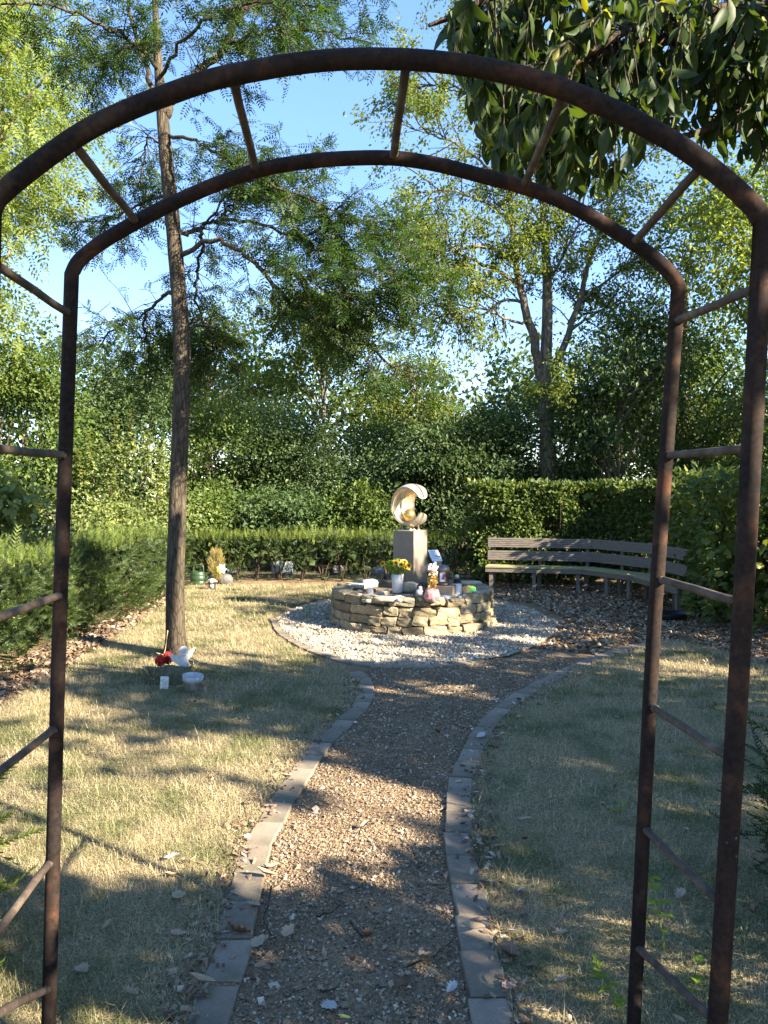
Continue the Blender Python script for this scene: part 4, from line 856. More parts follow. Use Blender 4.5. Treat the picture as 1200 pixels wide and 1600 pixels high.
# card leaning on the pedestal
cd = MB().box((0, 0, 0), (.125, .006, .085), ch=.001).build('card', M['paper']); nl = np.array([-math.cos(ang+0), -math.sin(ang), 0])
fr = np.array([-.81, -.588, 0]); cd.location = pc+fr*.172+np.array([0, 0, P(628, 879, 10.1)[2]]); cd.rotation_euler = (0, 0, math.atan2(fr[1], fr[0])+math.pi/2); tag(cd, 'small white card fixed on the shaded side of the pedestal', 'card')
reseed('things')
# ------------------------------------------------------------------ things in the bed
ZB = .405
def bedp(px, py, z=ZB): return G(px, py, z)
fs = {k: flat(k+' field stone', c, .85, var=.25, scale=14, bmp=.5) for k, c in {'grey': (.22, .2, .175), 'white': (.30, .31, .33), 'dark': (.07, .06, .05), 'beige': (.34, .28, .2), 'blue': (.3, .33, .37), 'tan': (.42, .35, .26)}.items()}
def field(px, py, size, key, label, round_=.8, rz=None, name='field_stone', group=None, n=4, jit=.06, z=ZB, lift=.42):
    V, T = rock(size, jit, round_=round_, n=n); o = link(name, mesh(name, V, T, fs[key], True)); p = bedp(px, py, z); o.location = p+[0, 0, size[2]*lift-.004]; o.rotation_euler = (0, 0, rng.uniform(0, 3) if rz is None else rz); return tag(o, label, 'stone', group)
field(641, 925, (.24, .18, .14), 'beige', 'rounded beige boulder lying against the foot of the pedestal', .9, .1)
field(577, 916, (.22, .16, .11), 'white', 'large bluish white angular stone on the western side of the bed', .35, .3)
field(578, 930, (.09, .08, .09), 'blue', 'small upright bluish white stone near the front rim west of the vase', .6)
field(596, 908, (.15, .13, .15), 'dark', 'dark brown boulder standing behind the white vase', .8)
field(608, 909, (.09, .10, .12), 'dark', 'dark stone squeezed between the boulder and the vase', .6)
field(696, 936, (.13, .11, .06), 'blue', 'flat grey-blue stone in front of the square lantern block', .8)
field(725, 934, (.09, .06, .05), 'white', 'white pebble leaning in front of the painted stone', .9)
field(718, 935, (.05, .05, .04), 'blue', 'small pale blue pebble beside the white pebble', .9)
field(628, 935, (.22, .12, .05), 'grey', 'flat grey slab of stone in front of the white vase', .25, .35)
field(604, 938, (.26, .16, .05), 'tan', 'sunlit flat tan stone on the front rim below the vase', .25, -.2)
field(598, 930, (.17, .10, .06), 'tan', 'tan stone tilted beside the white vase', .25, .6)
field(556, 918, (.28, .16, .06), 'tan', 'pale flat stone along the western rim of the bed', .3, -.3)
field(735, 914, (.3, .2, .06), 'tan', 'pale flat stone along the eastern rim of the bed', .3, .4)
field(748, 928, (.24, .17, .05), 'grey', 'layered grey slab on the eastern rim beside the painted stone', .2, .3)
for k, (px, py) in enumerate([(563, 925), (585, 924), (590, 929), (570, 934), (604, 924), (560, 932), (612, 933), (648, 933), (660, 938), (640, 938), (676, 941), (707, 940), (712, 933), (690, 914), (575, 941), (588, 938), (726, 920), (620, 940), (655, 929)]):
    s = rng.uniform(.04, .085); field(px+rng.normal(0, 2), py, (s, s*.8, s*.6), ['grey', 'dark', 'white', 'beige', 'grey'][k % 5], 'small '+['grey', 'dark', 'white', 'beige', 'pale grey'][k % 5]+' field stone lying among others on the raised bed', .8, group='small stones on the raised bed', n=3)
# painted stone
def multi(name, V, T, mats, idx, smooth=True):
    me = mesh(name, V, T, None, smooth); [me.materials.append(x) for x in mats]; me.polygons.foreach_set('material_index', np.asarray(idx, np.int32)); return me
V, T = rock((.17, .05, .12), .04, round_=.8, n=5); cx = V[T].mean(1)
pk = flat('orange paint', (.75, .32, .12), .5); gn = flat('green paint', (.22, .72, .12), .5); ye = flat('yellow paint', (.8, .55, .12), .5)
o = link('painted_stone', multi('painted_stone', V, T, [pk, ye, gn], np.where(cx[:, 0] > .02, 2, np.where(cx[:, 0] > -.035, 1, 0)))); o.location = bedp(733, 929)+[0, 0, .05]; o.rotation_euler = (-.5, 0, .1); tag(o, 'painted stone in bright green and orange leaning near the grave candle', 'painted stone')
# vase with bouquet
M['vase'] = flat('white glazed vase', (.60, .59, .56), .35, spec=.5, bmp=0, var=.05); M['stemg'] = flat('green stems', (.09, .16, .03), .6); M['petal_y'] = leafmat('yellow petals', (.72, .42, .02), (.85, .60, .05), None, .3); M['petal_w'] = flat('white petals', (.55, .53, .48), .6); M['heart'] = flat('brown flower heart', (.12, .05, .015), .8); M['foli'] = leafmat('bouquet leaves', (.10, .18, .02), (.2, .3, .05), None, .35)
vz = thing('vase', 'tall white vase of yellow flowers standing in the raised bed', 'vase', bedp(621, 926))
MB().lathe([(.001, 0), (.062, 0), (.066, .01), (.07, .12), (.078, .235), (.072, .235), (.064, .12), (.001, .1)], 24).build('body', M['vase'], vz, True)
bq = thing('bouquet', 'bouquet of yellow sunflowers and a white bloom in the white vase', 'bouquet', np.array(vz.location)+[0, 0, .2])
sb = MB(); fol = MB()
for k in range(26):
    d = rng.normal(0, .07, 3)+[-.005, 0, .0]; d[2] = rng.uniform(.1, .2); sb.tube([(d[0]*.2, d[1]*.2, -.08), d*.5, d], .003, 5, False)
    if k < 15:
        fm = MB(); n = unit(np.array([d[0]*4, d[1]*4-.5, .55])); x = unit(np.cross(n, [0, 1, .2])); y = np.cross(n, x); pn = 12
        a = np.arange(pn)/pn*6.283; dirs = np.cos(a)[:, None]*x+np.sin(a)[:, None]*y+n*.35; L = np.full(pn, .045); fm.scat(*LEAF6, frames(dirs, np.tile(n, (pn, 1)), L, L*.6), np.tile(d, (pn, 1)))
        fo = fm.build('flower', M['petal_w'] if k in (9,) else M['petal_y'], bq)
        hb = MB(); hb.scat(ICO[0]*.02, ICO[1], np.eye(3)[None], (d+n*.014)[None]); hb.build('flower_heart', M['heart'] if k not in (9,) else M['petal_y'], fo, True)
q = rdir(110)*[.11, .11, .07]+[-.01, 0, .10]; L = rng.uniform(.04, .08, 110); fol.scat(*LEAF6, frames(unit(q+[0, 0, .02]), rdir(110)+[0, 0, 1], L, L*.45), q)
sb.build('flower_stem', M['stemg'], bq); fol.build('foliage', M['foli'], bq)
# lantern on block, grave candle, pink pot, ring ornament, cherub
blk = MB().box((0, 0, .07), (.235, .2, .14), ch=.006).build('stone_block', M['pedestal']); blk.location = bedp(695, 932); blk.rotation_euler = (0, 0, -.3); tag(blk, 'low square brown stone block carrying the arched lantern', 'stone block')
M['lant'] = flat('dark brown lantern metal', (.075, .05, .04), .45, .4, bmp=.1); M['glass'] = flat('milky glass', (.62, .64, .64), .15, bmp=0, var=.05); M['red'] = flat('red picture', (.5, .06, .05), .5, bmp=0); M['sky_pic'] = flat('pale picture', (.55, .65, .8), .5, bmp=0); M['black'] = flat('black plastic', (.015, .015, .017), .35, bmp=0)
lt = thing('lantern', 'dark round lantern with domed roof and a picture in its window', 'lantern', np.array(blk.location)+[-.025, .01, .14], -.1)
MB().lathe([(.001, 0), (.085, 0), (.085, .02), (.07, .03), (.06, .04)], 20).build('base', M['lant'], lt, True)
MB().lathe([(.082, .17), (.09, .185), (.085, .21), (.06, .235), (.02, .25), (.001, .252)], 20).build('roof', flat('grey lantern roof', (.16, .14, .125), .5, .3), lt, True)
cb = MB(); a = np.linspace(R(-60), R(240), 19); ring = np.array([[.075*math.cos(x), .075*math.sin(x)] for x in a]); V = np.concatenate([np.c_[ring, np.full(19, .02)], np.c_[ring, np.full(19, .185)]]); i = np.arange(18); cb.add(V, np.stack([i, i+1, i+20, i+19], 1)); cb.add(V*[.95, .95, 1], np.stack([i, i+19, i+20, i+1], 1)); cb.build('casing', M['lant'], lt, True)
MB().box((0, -.055, .105), (.07, .004, .12)).build('picture', M['sky_pic'], lt); MB().box((.014, -.058, .11), (.03, .003, .07), rot_y(.3)).build('picture_figure', M['red'], lt)
gc = thing('grave_candle', 'glass grave candle with black lid and white knob at the east of the bed', 'candle', bedp(714, 930))
MB().lathe([(.001, 0), (.058, 0), (.06, .01), (.06, .14), (.055, .15), (.001, .15)], 20).build('jar', M['glass'], gc, True)
MB().lathe([(.05, .15), (.056, .152), (.056, .17), (.04, .176), (.04, .186), (.056, .19), (.05, .205), (.03, .212), (.001, .214)], 20).build('lid', M['black'], gc, True)
MB().lathe([(.061, 0), (.062, .018), (.06, .02)], 20).build('base_band', M['black'], gc, True)
MB().lathe([(.026*math.sin(x), .232-.026*math.cos(x)) for x in np.linspace(0, np.pi, 9)], 14).build('knob', M['vase'], gc, True)
M['pink'] = flat('pink wrapping', (.50, .22, .22), .35, bmp=.5, var=.45, scale=35); M['gold_dry'] = leafmat('dried golden flowers', (.32, .20, .06), (.48, .33, .13), None, .2); M['mauve'] = flat('faded mauve bloom', (.30, .26, .25), .8, var=.4, scale=60, bmp=.6)
pp = thing('flower_pot', 'pink wrapped pot holding dried golden flowers in the raised bed', 'flower pot', bedp(675, 939))
V, T = rock((.17, .16, .15), .07, round_=.7, n=5); MB().add(V+[0, 0, .07], T).build('wrapping', M['pink'], pp, True)
mb = MB(); st = MB()
for k in range(34):
    e = np.array([*rng.normal(0, .032, 2), rng.uniform(.2, .34)]); st.tube([(0, 0, .12), e*[.6, .6, .75], e], .002, 4, False); n = 7; L = rng.uniform(.02, .04, n); mb.scat(*LEAF, frames(rdir(n)+[0, 0, .4], rdir(n), L, L*.7), np.tile(e, (n, 1))*np.linspace(.72, 1, n)[:, None])
mb.build('dried_flowers', M['gold_dry'], pp); st.build('flower_stem', M['gold_dry'], pp)
V, T = rock((.12, .11, .10), .06, round_=1., n=5); MB().add(V+[.0, .02, .385], T).build('faded_bloom', M['mauve'], pp, True)
mb = MB()
for q in rdir(12)*.08+[.0, .0, .38]: MB().scat(ICO[0]*.017, ICO[1], np.eye(3)[None], q[None]).build('pale_bud', M['petal_w'], pp, True)
ro = thing('ring_ornament', 'dark round openwork metal ornament leaning on the pedestal foot', 'ornament', bedp(660, 928), 0.2)
a = np.linspace(0, 2*np.pi, 22); mb = MB(); mb.tube(np.c_[.065*np.cos(a), 0*a, .075+.07*np.sin(a)], .009, 7, False); mb.build('ring', M['lant'], ro, True); mb = MB()
for sx in (-1, 1): mb.tube(smooth_line([(sx*.005, 0, .02), (sx*.04, 0, .06), (sx*.035, 0, .11), (sx*.01, 0, .10), (sx*.005, 0, .075)], 4), .008, 6)
mb.lathe([(.012*math.sin(x), .12-.012*math.cos(x)) for x in np.linspace(0, np.pi, 7)], 8); mb.build('inner_scroll', M['lant'], ro, True)
V, T = rock((.09, .07, .08), .1, round_=.9, n=4); fg = link('white_figurine', mesh('white_figurine', np.concatenate([V, V*.55+[.012, 0, .055]]), [np.concatenate([T, T+len(V)])], flat('chalky white', (.62, .6, .57), .8), True)); fg.location = bedp(655, 931)+[0, 0, .04]; tag(fg, 'small chalky white figurine beside the beige boulder', 'figurine')

# ------------------------------------------------------------------ curved bench
m, t, b = nmat('weathered boards'); v = coords(t, 'Object', (1.2, 26, 26)); f = nz(t, v, 1.5, 8, .7); f2 = nz(t, coords(t), 5, 4)
c = ramp(t, f, [(.3, (.085, .07, .055)), (.7, (.19, .16, .128))]); t.links.new(c, b.inputs['Base Color']); b.inputs['Roughness'].default_value = .75; bump(t, b, f, .4, .004); M['board'] = m
m, t, b = nmat('mossy seat boards'); v = coords(t, 'Object', (1.2, 26, 26)); f = nz(t, v, 1.5, 8, .7); f2 = nz(t, coords(t), 4, 5)
c = mixc(t, ramp(t, f2, [(.4, (0,)*3), (.62, (.75,)*3)]), ramp(t, f, [(.3, (.16, .13, .08)), (.7, (.34, .28, .17))]), (.22, .22, .06)); t.links.new(c, b.inputs['Base Color']); b.inputs['Roughness'].default_value = .8; M['seat'] = m
bench = thing('curved_bench', 'long curved wooden bench in three straight sections before the hornbeam hedge', 'bench', (3.3, 13., 0)); bo = np.array([3.3, 13., 0])
node = [np.array(q) for q in ((1.83, 13.5, 0), (3.56, 13.05, 0), (4.18, 11.95, 0), (4.33, 10.3, 0))]
inn = []
for i, q in enumerate(node):
    d0 = unit(node[min(i+1, 3)]-node[max(i-1, 0)]); inn.append(np.array([-d0[1], d0[0], 0])*-1)
for s_ in range(3):
    a, b_ = node[s_], node[s_+1]; d = unit(b_-a); L = np.linalg.norm(b_-a); mid = (a+b_)/2; inw = np.array([d[1], -d[0], 0]); Rz = np.stack([d, -inw, [0, 0, 1.]], 1)
    for k, zc in enumerate((.785, .565)):      # grooved back boards
        pr = []; hb = .082
        for g_ in range(5):
            z0 = -hb+g_*2*hb/5; pr += [(-.018, z0+.002), (-.018, z0+2*hb/5-.006), (-.010, z0+2*hb/5-.004), (-.010, z0+2*hb/5)]
        pr += [(.016, hb), (.016, -hb)]; pr = np.array(pr); n = len(pr); tilt = .12
        V = np.array([[x, y*math.cos(tilt)+z*math.sin(tilt), z*math.cos(tilt)-y*math.sin(tilt)] for x in (-L/2+.004, L/2-.004) for y, z in pr])
        T = np.array([[j, (j+1) % n, (j+1) % n+n, j+n] for j in range(n)])
        mb = MB(); mb.add(V@Rz.T, T[:, ::-1]); o = mb.build('back_board', M['board'], bench); o.location = mid-bo+np.array([0, 0, zc])-inw*.01*k+inw*.02*(1-k)*0
        o.location = Vector(mid-bo+np.array([0, 0, zc])+inw*(.0 if k == 0 else .035))
    for k in range(3):                       # seat boards, mitred to the next section
        o_ = .10+k*.128; t0 = math.tan(0); sh = lambda nd, off: nd+inn_m(nd, off)
        def cut(idx, off):
            q = node[idx]; d1 = unit(node[idx]-node[idx-1]) if idx > 0 else d; d2 = unit(node[idx+1]-node[idx]) if idx < 3 else d
            i1 = np.array([d1[1], -d1[0], 0]); i2 = np.array([d2[1], -d2[0], 0]); bi = unit(i1+i2); return q+bi*off/max(.3, bi.dot(inw))
        q = [cut(s_, o_-.06), cut(s_+1, o_-.06), cut(s_+1, o_+.06), cut(s_, o_+.06)]; q[0] = q[0]+d*.004; q[3] = q[3]+d*.004; q[1] = q[1]-d*.004; q[2] = q[2]-d*.004
        V = np.concatenate([np.array(q)+[0, 0, .375], np.array(q)+[0, 0, .405]]); c_ = V.mean(0); mb = MB(); mb.add(V-c_, [[3, 2, 1, 0], [4, 5, 6, 7], [0, 1, 5, 4], [1, 2, 6, 5], [2, 3, 7, 6], [3, 0, 4, 7]][0:6])
        o = mb.build('seat_board', M['seat'], bench); o.location = Vector(c_-bo); 
        bv = o.modifiers.new('bevel', 'BEVEL'); bv.width = .004; bv.segments = 1
    mb = MB(); fl = np.linalg.norm(cut(s_+1, .40)-cut(s_, .40)); fc = (cut(s_+1, .39)+cut(s_, .39))/2; mb.box((0, 0, 0), (fl-.01, .03, .07), Rz, .003); o = mb.build('apron', M['board'], bench); o.location = Vector(fc-bo+np.array([0, 0, .339]))
    for f_ in ((.06, .5, .94) if s_ == 0 else (.5, .94)):
        for off, zt_, sz in ((.345, .374, .06), (.03, .374, .06)):
            p = (cut(s_, off)*(1-f_)+cut(s_+1, off)*f_); mb = MB(); mb.box((0, 0, zt_/2), (sz, .055, zt_), Rz, .004); o = mb.build('leg', M['board'], bench); o.location = Vector(p-bo)
        p = cut(s_, -.035)*(1-f_)+cut(s_+1, -.035)*f_; mb = MB(); mb.box((0, 0, .44), (.05, .04, .88), Rz@rot_x(-.0), .004); o = mb.build('back_post', M['board'], bench); o.location = Vector(p-bo)

reseed('foot')
# ------------------------------------------------------------------ round the foot of the slim tree
M['thuja_dry'] = leafmat('dry stalks', (.16, .13, .06), (.34, .28, .15), None, .2)
M['white'] = flat('white painted wood', (.52, .50, .46), .6, bmp=.2, var=.2); M['deep_red'] = flat('deep red flower', (.33, .025, .02), .5, var=.4, scale=50, bmp=.5)
def slab(outline, thick, mat, name):
    o = np.array(outline, float); n = len(o); V = np.concatenate([np.c_[o[:, 0], np.full(n, -thick/2), o[:, 1]], np.c_[o[:, 0], np.full(n, thick/2), o[:, 1]]])
    from mathutils.geometry import tessellate_polygon
    tr = np.array(tessellate_polygon([[Vector((x, 0, z)) for x, z in o]])); i = np.arange(n); j = (i+1) % n
    return mesh(name, V, [np.concatenate([tr, tr[:, ::-1]+n]), np.stack([i, j, j+n, i+n], 1)], mat)
# a white wooden angel: body, head and two wings
ag = thing('angel_figure', 'white wooden angel cut-out leaning against the slim tree trunk', 'angel figure', G(287, 1057)+[0, 0, 0], .15); ag.rotation_euler = (R(-8), 0, .15)
ao_ = link('body', slab([(-.05, 0), (.065, 0), (.055, .09), (.035, .15), (.045, .19), (-.035, .19), (-.045, .1)], .018, M['white'], 'body'), ag)
link('head', slab([(.042*math.cos(x)-.0, .232+.044*math.sin(x)) for x in np.linspace(0, 6.283, 17)[:-1]], .02, M['white'], 'head'), ag).location = (0, -.004, 0)
w1 = [(-.02, .10), (-.07, .13), (-.115, .20), (-.11, .205), (-.05, .195), (-.02, .19)]
link('wing', slab([(x-.02, z+.0) for x, z in w1], .014, M['white'], 'wing'), ag).location = (0, .008, 0)
link('wing', slab([(-x*.9, z+.03+.35*max(0, -x-.03)) for x, z in w1][::-1], .014, M['white'], 'wing'), ag).location = (0, .008, 0)
for px, py, lab in ((252, 1052, 'outer of two deep red roses at the foot of the slim tree'), (264, 1048, 'deep red rose next to the white angel at the tree foot')):
    o = thing('red_rose', lab, 'flower', G(px, py)+[0, -.02, .05]); mb = MB(); n = 34; q = rdir(n)*[.045, .045, .05]; L = np.full(n, .05); mb.scat(*LEAF6, frames(unit(q*[.5, .5, .2]+[0, 0, .05]), unit(q), L, L*1.1), q*.8+[0, 0, .05]); mb.build('petal', M['deep_red'], o)
    MB().tube([(0, .05, -.05), (0, .02, 0), (0, 0, .05)], .005, 5).build('stem', M['twig'], o)
pot = thing('flower_pot', 'small empty white pot with thick rim at the foot of the slim tree', 'flower pot', G(300, 1079)); MB().lathe([(.001, 0), (.06, 0), (.075, .085), (.085, .085), (.088, .135), (.076, .135), (.066, .05), (.001, .045)], 22).build('body', flat('whitewashed clay', (.42, .42, .42), .8, var=.4, scale=18, bmp=.3), pot, True); pot.rotation_euler = (.06, .1, 0)
MB().lathe([(.068, .07), (.001, .075)], 22).build('soil', M['path'], pot)
wb = MB().box((0, 0, .05), (.07, .06, .10), ch=.006).build('white_block', flat('white block with worn marks', (.62, .58, .5), .8, var=.4, scale=60)); wb.location = G(256, 1076); wb.rotation_euler = (0, .08, .3); tag(wb, 'small worn white block in the moss at the tree foot', 'stone block')
V, T = rock((.40, .30, .24), .10, round_=.9, n=6); mo = link('moss_mound', mesh('moss_mound', V, T, flat('moss and earth', (.085, .08, .04), .95, var=.5, scale=25, bmp=.8), True)); mo.location = G(268, 1064)+[0, 0, .0]; tag(mo, 'mossy planted mound holding the little memorial at the tree foot', 'mound')
mb = MB(); n = 170; q = G(262, 1062)+rng.normal(0, 1, (n, 3))*[.13, .07, .0]+[0, 0, .05]; L = rng.uniform(.04, .10, n); mb.scat(*LEAF, frames(rng.normal(0, .6, (n, 3))+[0, 0, .8], rdir(n), L, L*.16), q); tag(mb.build('dry_flowers', M['thuja_dry']), 'tangle of dry stalks and faded flowers around the white angel', 'dried flowers', kind='stuff')
for k, (pts, lab) in enumerate([([(244, 1020), (262, 1026), (268, 1033), (262, 1044)], 'dry vine stalk bent beside the slim trunk'), ([(296, 1030), (316, 1037), (326, 1048), (329, 1062)], 'bent dry stalk arching east of the white angel'), ([(262, 985), (258, 1015), (252, 1032), (246, 1040)], 'dry vine strand hanging down the slim trunk'), ([(275, 1078), (290, 1068), (296, 1062)], 'straw lying across the rim of the white pot')]):
    pp_ = [P(a, b_, 7.55 if b_ < 1055 else 7.35) for a, b_ in pts]
    if k == 3: pp_ = [np.array([*G(a, 1080)[:2], .03+.03*i]) for i, (a, b_) in enumerate(pts)]
    if k < 3: pp_[-1][2] = .0
    if k == 1: pp_[0][2] = .05
    L = smooth_line(pp_, 5); mb = MB(); mb.tube(L-L[-1], .0055, 6); o = mb.build('dry_stalk', m if False else M['gold_dry'] if k == 3 else flat('straw stalk', (.40, .30, .18), .8), None, True); o.location = L[-1]; tag(o, lab, 'stalk')

# ------------------------------------------------------------------ by the far hedge
M['can'] = flat('dark green plastic', (.022, .05, .02), .4, bmp=0); wc = thing('watering_can', 'dark green plastic watering can by the far end of the west hedge', 'watering can', G(309, 914)); 
MB().lathe([(.001, 0), (.125, 0), (.13, .02), (.135, .07), (.128, .075), (.135, .08), (.135, .16), (.128, .165), (.13, .17), (.12, .235), (.09, .25), (.085, .24), (.001, .23)], 24, sy=.75).build('body', M['can'], wc, True)
MB().tube(smooth_line([(-.08, 0, .235), (-.07, 0, .33), (.0, 0, .36), (.09, 0, .345), (.105, 0, .24)], 6), .013, 8).build('handle', M['can'], wc, True)
MB().tube([(.10, 0, .06), (.17, 0, .13), (.24, 0, .22)], [.035, .026, .016], 10).tube([(.11, 0, .20), (.16, 0, .215), (.195, 0, .165)], .009, 6).build('spout', M['can'], wc, True)
M['thuja'] = leafmat('fading conifer', (.20, .17, .06), (.34, .27, .11), None, .2)
t = thing('dwarf_conifer', 'small fading golden conifer in front of the far yew hedge', 'plant', G(338, 913)); n = 800; z = rng.uniform(.06, .60, n); rr = .14*np.sin(np.clip((z-.02)/.62, 0, 1)*np.pi)**.7*rng.uniform(.4, 1, n); a = rng.uniform(0, 6.28, n); q = np.stack([rr*np.cos(a), rr*np.sin(a), z], 1); mb = MB(); L = rng.uniform(.06, .1, n); mb.scat(*SPRIG, frames(np.stack([np.cos(a)*.5, np.sin(a)*.5, np.full(n, .9)], 1), rdir(n), L), q); mb.build('foliage', M['thuja'], t); MB().tube([(0, 0, -.03), (0, 0, .5), (.02, 0, .74), (.05, 0, .76)], [.015, .008, .003, .002], 6).build('stem', M['twig'], t)
pw = thing('garden_pinwheel', 'yellow-green and pale blue flower pinwheel stuck beside the dwarf conifer', 'pinwheel', G(347, 915)); mb1 = MB(); c_ = np.array([0, -.05, .30])
for k in range(7):
    a = k/7*6.283; d = np.array([[math.cos(a), 0, math.sin(a)]]); mb1 = MB(); mb1.scat(*LEAF6, frames(d, np.array([[.3, -1, 0.]]), np.array([.095]), np.array([.075])), c_[None]); mb1.build('petal', flat('lime plastic', (.50, .62, .12), .4, bmp=0) if k in (3, 4, 5) else flat('pale aqua plastic', (.50, .68, .68), .4, bmp=0), pw)
MB().tube([(0, 0, -.05), (0, -.03, .3)], .005, 6).build('stick', M['steel'], pw)
sl_ = thing('small_lantern', 'small dark lantern with pale roof on the grass by the watering can', 'lantern', G(331, 921)); lb = MB(); lb.box((0, 0, .01), (.12, .12, .02), ch=.003)
for sx in (-1, 1):
    for sy in (-1, 1): lb.box((sx*.05, sy*.05, .075), (.014, .014, .12))
lb.build('frame', M['black'], sl_); MB().lathe([(.095, .134), (.07, .165), (.03, .185), (.001, .19)], 4).build('roof', flat('pale blue-grey lid', (.38, .42, .46), .4, bmp=0), sl_); MB().lathe([(.001, .02), (.03, .02), (.03, .085), (.001, .09)], 12).build('candle', M['vase'], sl_, True)
V, T = rock((.24, .18, .2), .1, round_=.8, n=5); gs = link('grave_stone', mesh('grave_stone', V, T, flat('lichened dark stone', (.11, .105, .095), .9, var=.4, scale=14, bmp=.5), True)); gs.location = G(352, 911)+[0, 0, .06]; tag(gs, 'rough grey stone beside the dwarf conifer at the hedge foot', 'stone')
for px, w_, h_, key, lab in ((441, .42, .26, 'blue', 'pale sloping stone slab seen through the hedge stems'), (362, .2, .16, 'white', 'small white stone glimpsed under the far hedge by the conifer'), (530, .26, .16, 'grey', 'white stone showing between hedge stems west of the bed'), (590, .22, .14, 'blue', 'bluish stone behind the hedge beyond the vase')):
    V, T = rock((w_, .2, h_), .05, round_=.3, n=4); o = link('stone_slab', mesh('stone_slab', V, T, fs[key], False)); o.location = at(px, 15.5)+[0, 0, h_*.45]; o.rotation_euler = (R(-25), 0, .2); tag(o, lab, 'stone')
# black trough lying in the mulch at the hedge end
V = []; tr = MB(); ol = [(.30*math.cos(a), .10*math.sin(a)) for a in np.linspace(0, 6.283, 21)[:-1]]
tr.lathe([(.001, .012), (.8, .012), (1.0, .09), (1.05, .092), (1.05, .08), (.86, 0), (.001, 0)], 26, sx=.24, sy=.13); bt_ = tr.build('plastic_tray', M['black'], None, True); bt_.location = G(1050, 968); bt_.rotation_euler = (.04, -.06, .25); tag(bt_, 'shallow black plastic tray lying on the mulch near the hedge end', 'tray')

# ------------------------------------------------------------------ weeds, twigs, single fallen leaves
reseed('weeds')
def weed(px, py, hpx, npair, leaf, label, name='seedling', lean=0.1, width=.35, Yd=None):
    g = G(px, py); h = hpx/F*g[1]; t = thing(name, label, 'seedling', g); top = np.array([lean*h, -.1*h, h]); L = smooth_line([(0, 0, -.02), top*.5+[.02*h, 0, 0], top], 5); MB().tube(L, np.linspace(.003, .0012, len(L)), 5).build('stem', M['stemg'], t)
    n = npair*2; f = np.repeat(np.linspace(.3, 1, npair), 2); a = rng.uniform(0, 6.28, n); q = np.stack([np.interp(f, np.linspace(0, 1, len(L)), L[:, i]) for i in range(3)], 1); d = np.stack([np.cos(a), np.sin(a), .25+0*a], 1); Ls = leaf*rng.uniform(.7, 1.2, n)
    me_ = mesh('leaf', *LEAF6, M['weed'])
    for i in range(n):
        o = link('leaf', me_, t); m4 = np.eye(4); m4[:3, :3] = frames(d[i:i+1], np.array([[0, 0, 1.]]), Ls[i:i+1], Ls[i:i+1]*width)[0]; m4[:3, 3] = q[i]; o.matrix_basis = Matrix(m4.tolist())
weed(975, 1600, 105, 9, .05, 'upright seedling with narrow bright leaves beside the far arch post', lean=-.45)
weed(1040, 1490, 150, 6, .055, 'thin weed climbing between the two eastern arch posts', lean=-.25, width=.6)
weed(1075, 1560, 60, 3, .055, 'yellowing weed at the foot of the inner eastern rungs', lean=.2, width=.6)
weed(968, 1270, 20, 2, .06, 'pair of bright leaves sprouting from the east lawn', lean=.1, width=.65)
weed(1010, 1440, 30, 2, .06, 'single bright weed beside the far eastern post', lean=.1, width=.6)
weed(482, 968, 22, 5, .10, 'leafy green seedling growing in the white gravel west of the bed', lean=.1, width=.7)
weed(1085, 1090, 10, 2, .05, 'tiny weed in the sunny far corner of the east lawn', lean=.1, width=.6)
def twig(pts, label, r=.004):
    L = smooth_line([G(a, b_, .008) for a, b_ in pts], 5); L[:, 2] += rng.uniform(0, .012, len(L)); o = MB().tube(L-L[0], np.linspace(r, r*.5, len(L)), 6).build('twig', M['twig'], None, True); o.location = L[0]; tag(o, label, 'twig')
twig([(424, 1388), (418, 1420), (412, 1440), (425, 1462)], 'curved twig on the path beside the west slabs')
twig([(636, 1511), (670, 1500), (695, 1485), (712, 1466)], 'long thin twig near the east slabs on the path', .0035)
twig([(495, 1435), (520, 1425), (540, 1412)], 'dark straight twig in the middle of the path')
twig([(548, 1442), (566, 1465), (572, 1452)], 'forked dark twig in the gravel', .006)
twig([(500, 1550), (528, 1546)], 'short dark twig above the white oak leaf', .005)
def leaf_mesh(kind, mat, curl):
    if kind == 'oak':
        half = [(0, .0), (.05, .08), (.16, .16), (.10, .24), (.27, .36), (.15, .44), (.33, .58), (.2, .66), (.28, .8), (.12, .85), (.1, .97), (0, 1.)]
    elif kind == 'maple':
        half = [(0, 0), (.12, .04), (.3, .09), (.27, .23), (.43, .36), (.33, .46), (.35, .64), (.21, .69), (.15, .88), (0, 1.)]
    else:
        half = [(0, 0), (.1, .12), (.2, .35), (.19, .6), (.1, .85), (0, 1.)]
    h = np.array(half); n = len(h); V = []; 
    for x, y in h: V.append((x, y)); 
    for x, y in h: V.append((0, y))
    for x, y in h: V.append((-x, y))
    V = np.array(V); z = curl*(np.abs(V[:, 0])*1.2+(V[:, 1]-.5)**2)+.02*np.sin(V[:, 1]*9+V[:, 0]*7); V = np.c_[V[:, 0], V[:, 1], z]
    i = np.arange(n-1); Q = np.concatenate([np.stack([i, i+1, i+1+n, i+n], 1), np.stack([i+n, i+1+n, i+1+2*n, i+2*n], 1)])
    return mesh('fallen_leaf', V, Q, mat, True)
lm = {k: flat(k+' dead leaf', c, .7, var=.2, scale=20, bmp=.3) for k, c in {'white': (.38, .37, .33), 'orange': (.36, .17, .085), 'tan': (.34, .24, .14), 'brown': (.17, .10, .055), 'beige': (.30, .22, .14), 'pink': (.38, .21, .15), 'yellow': (.45, .42, .10)}.items()}
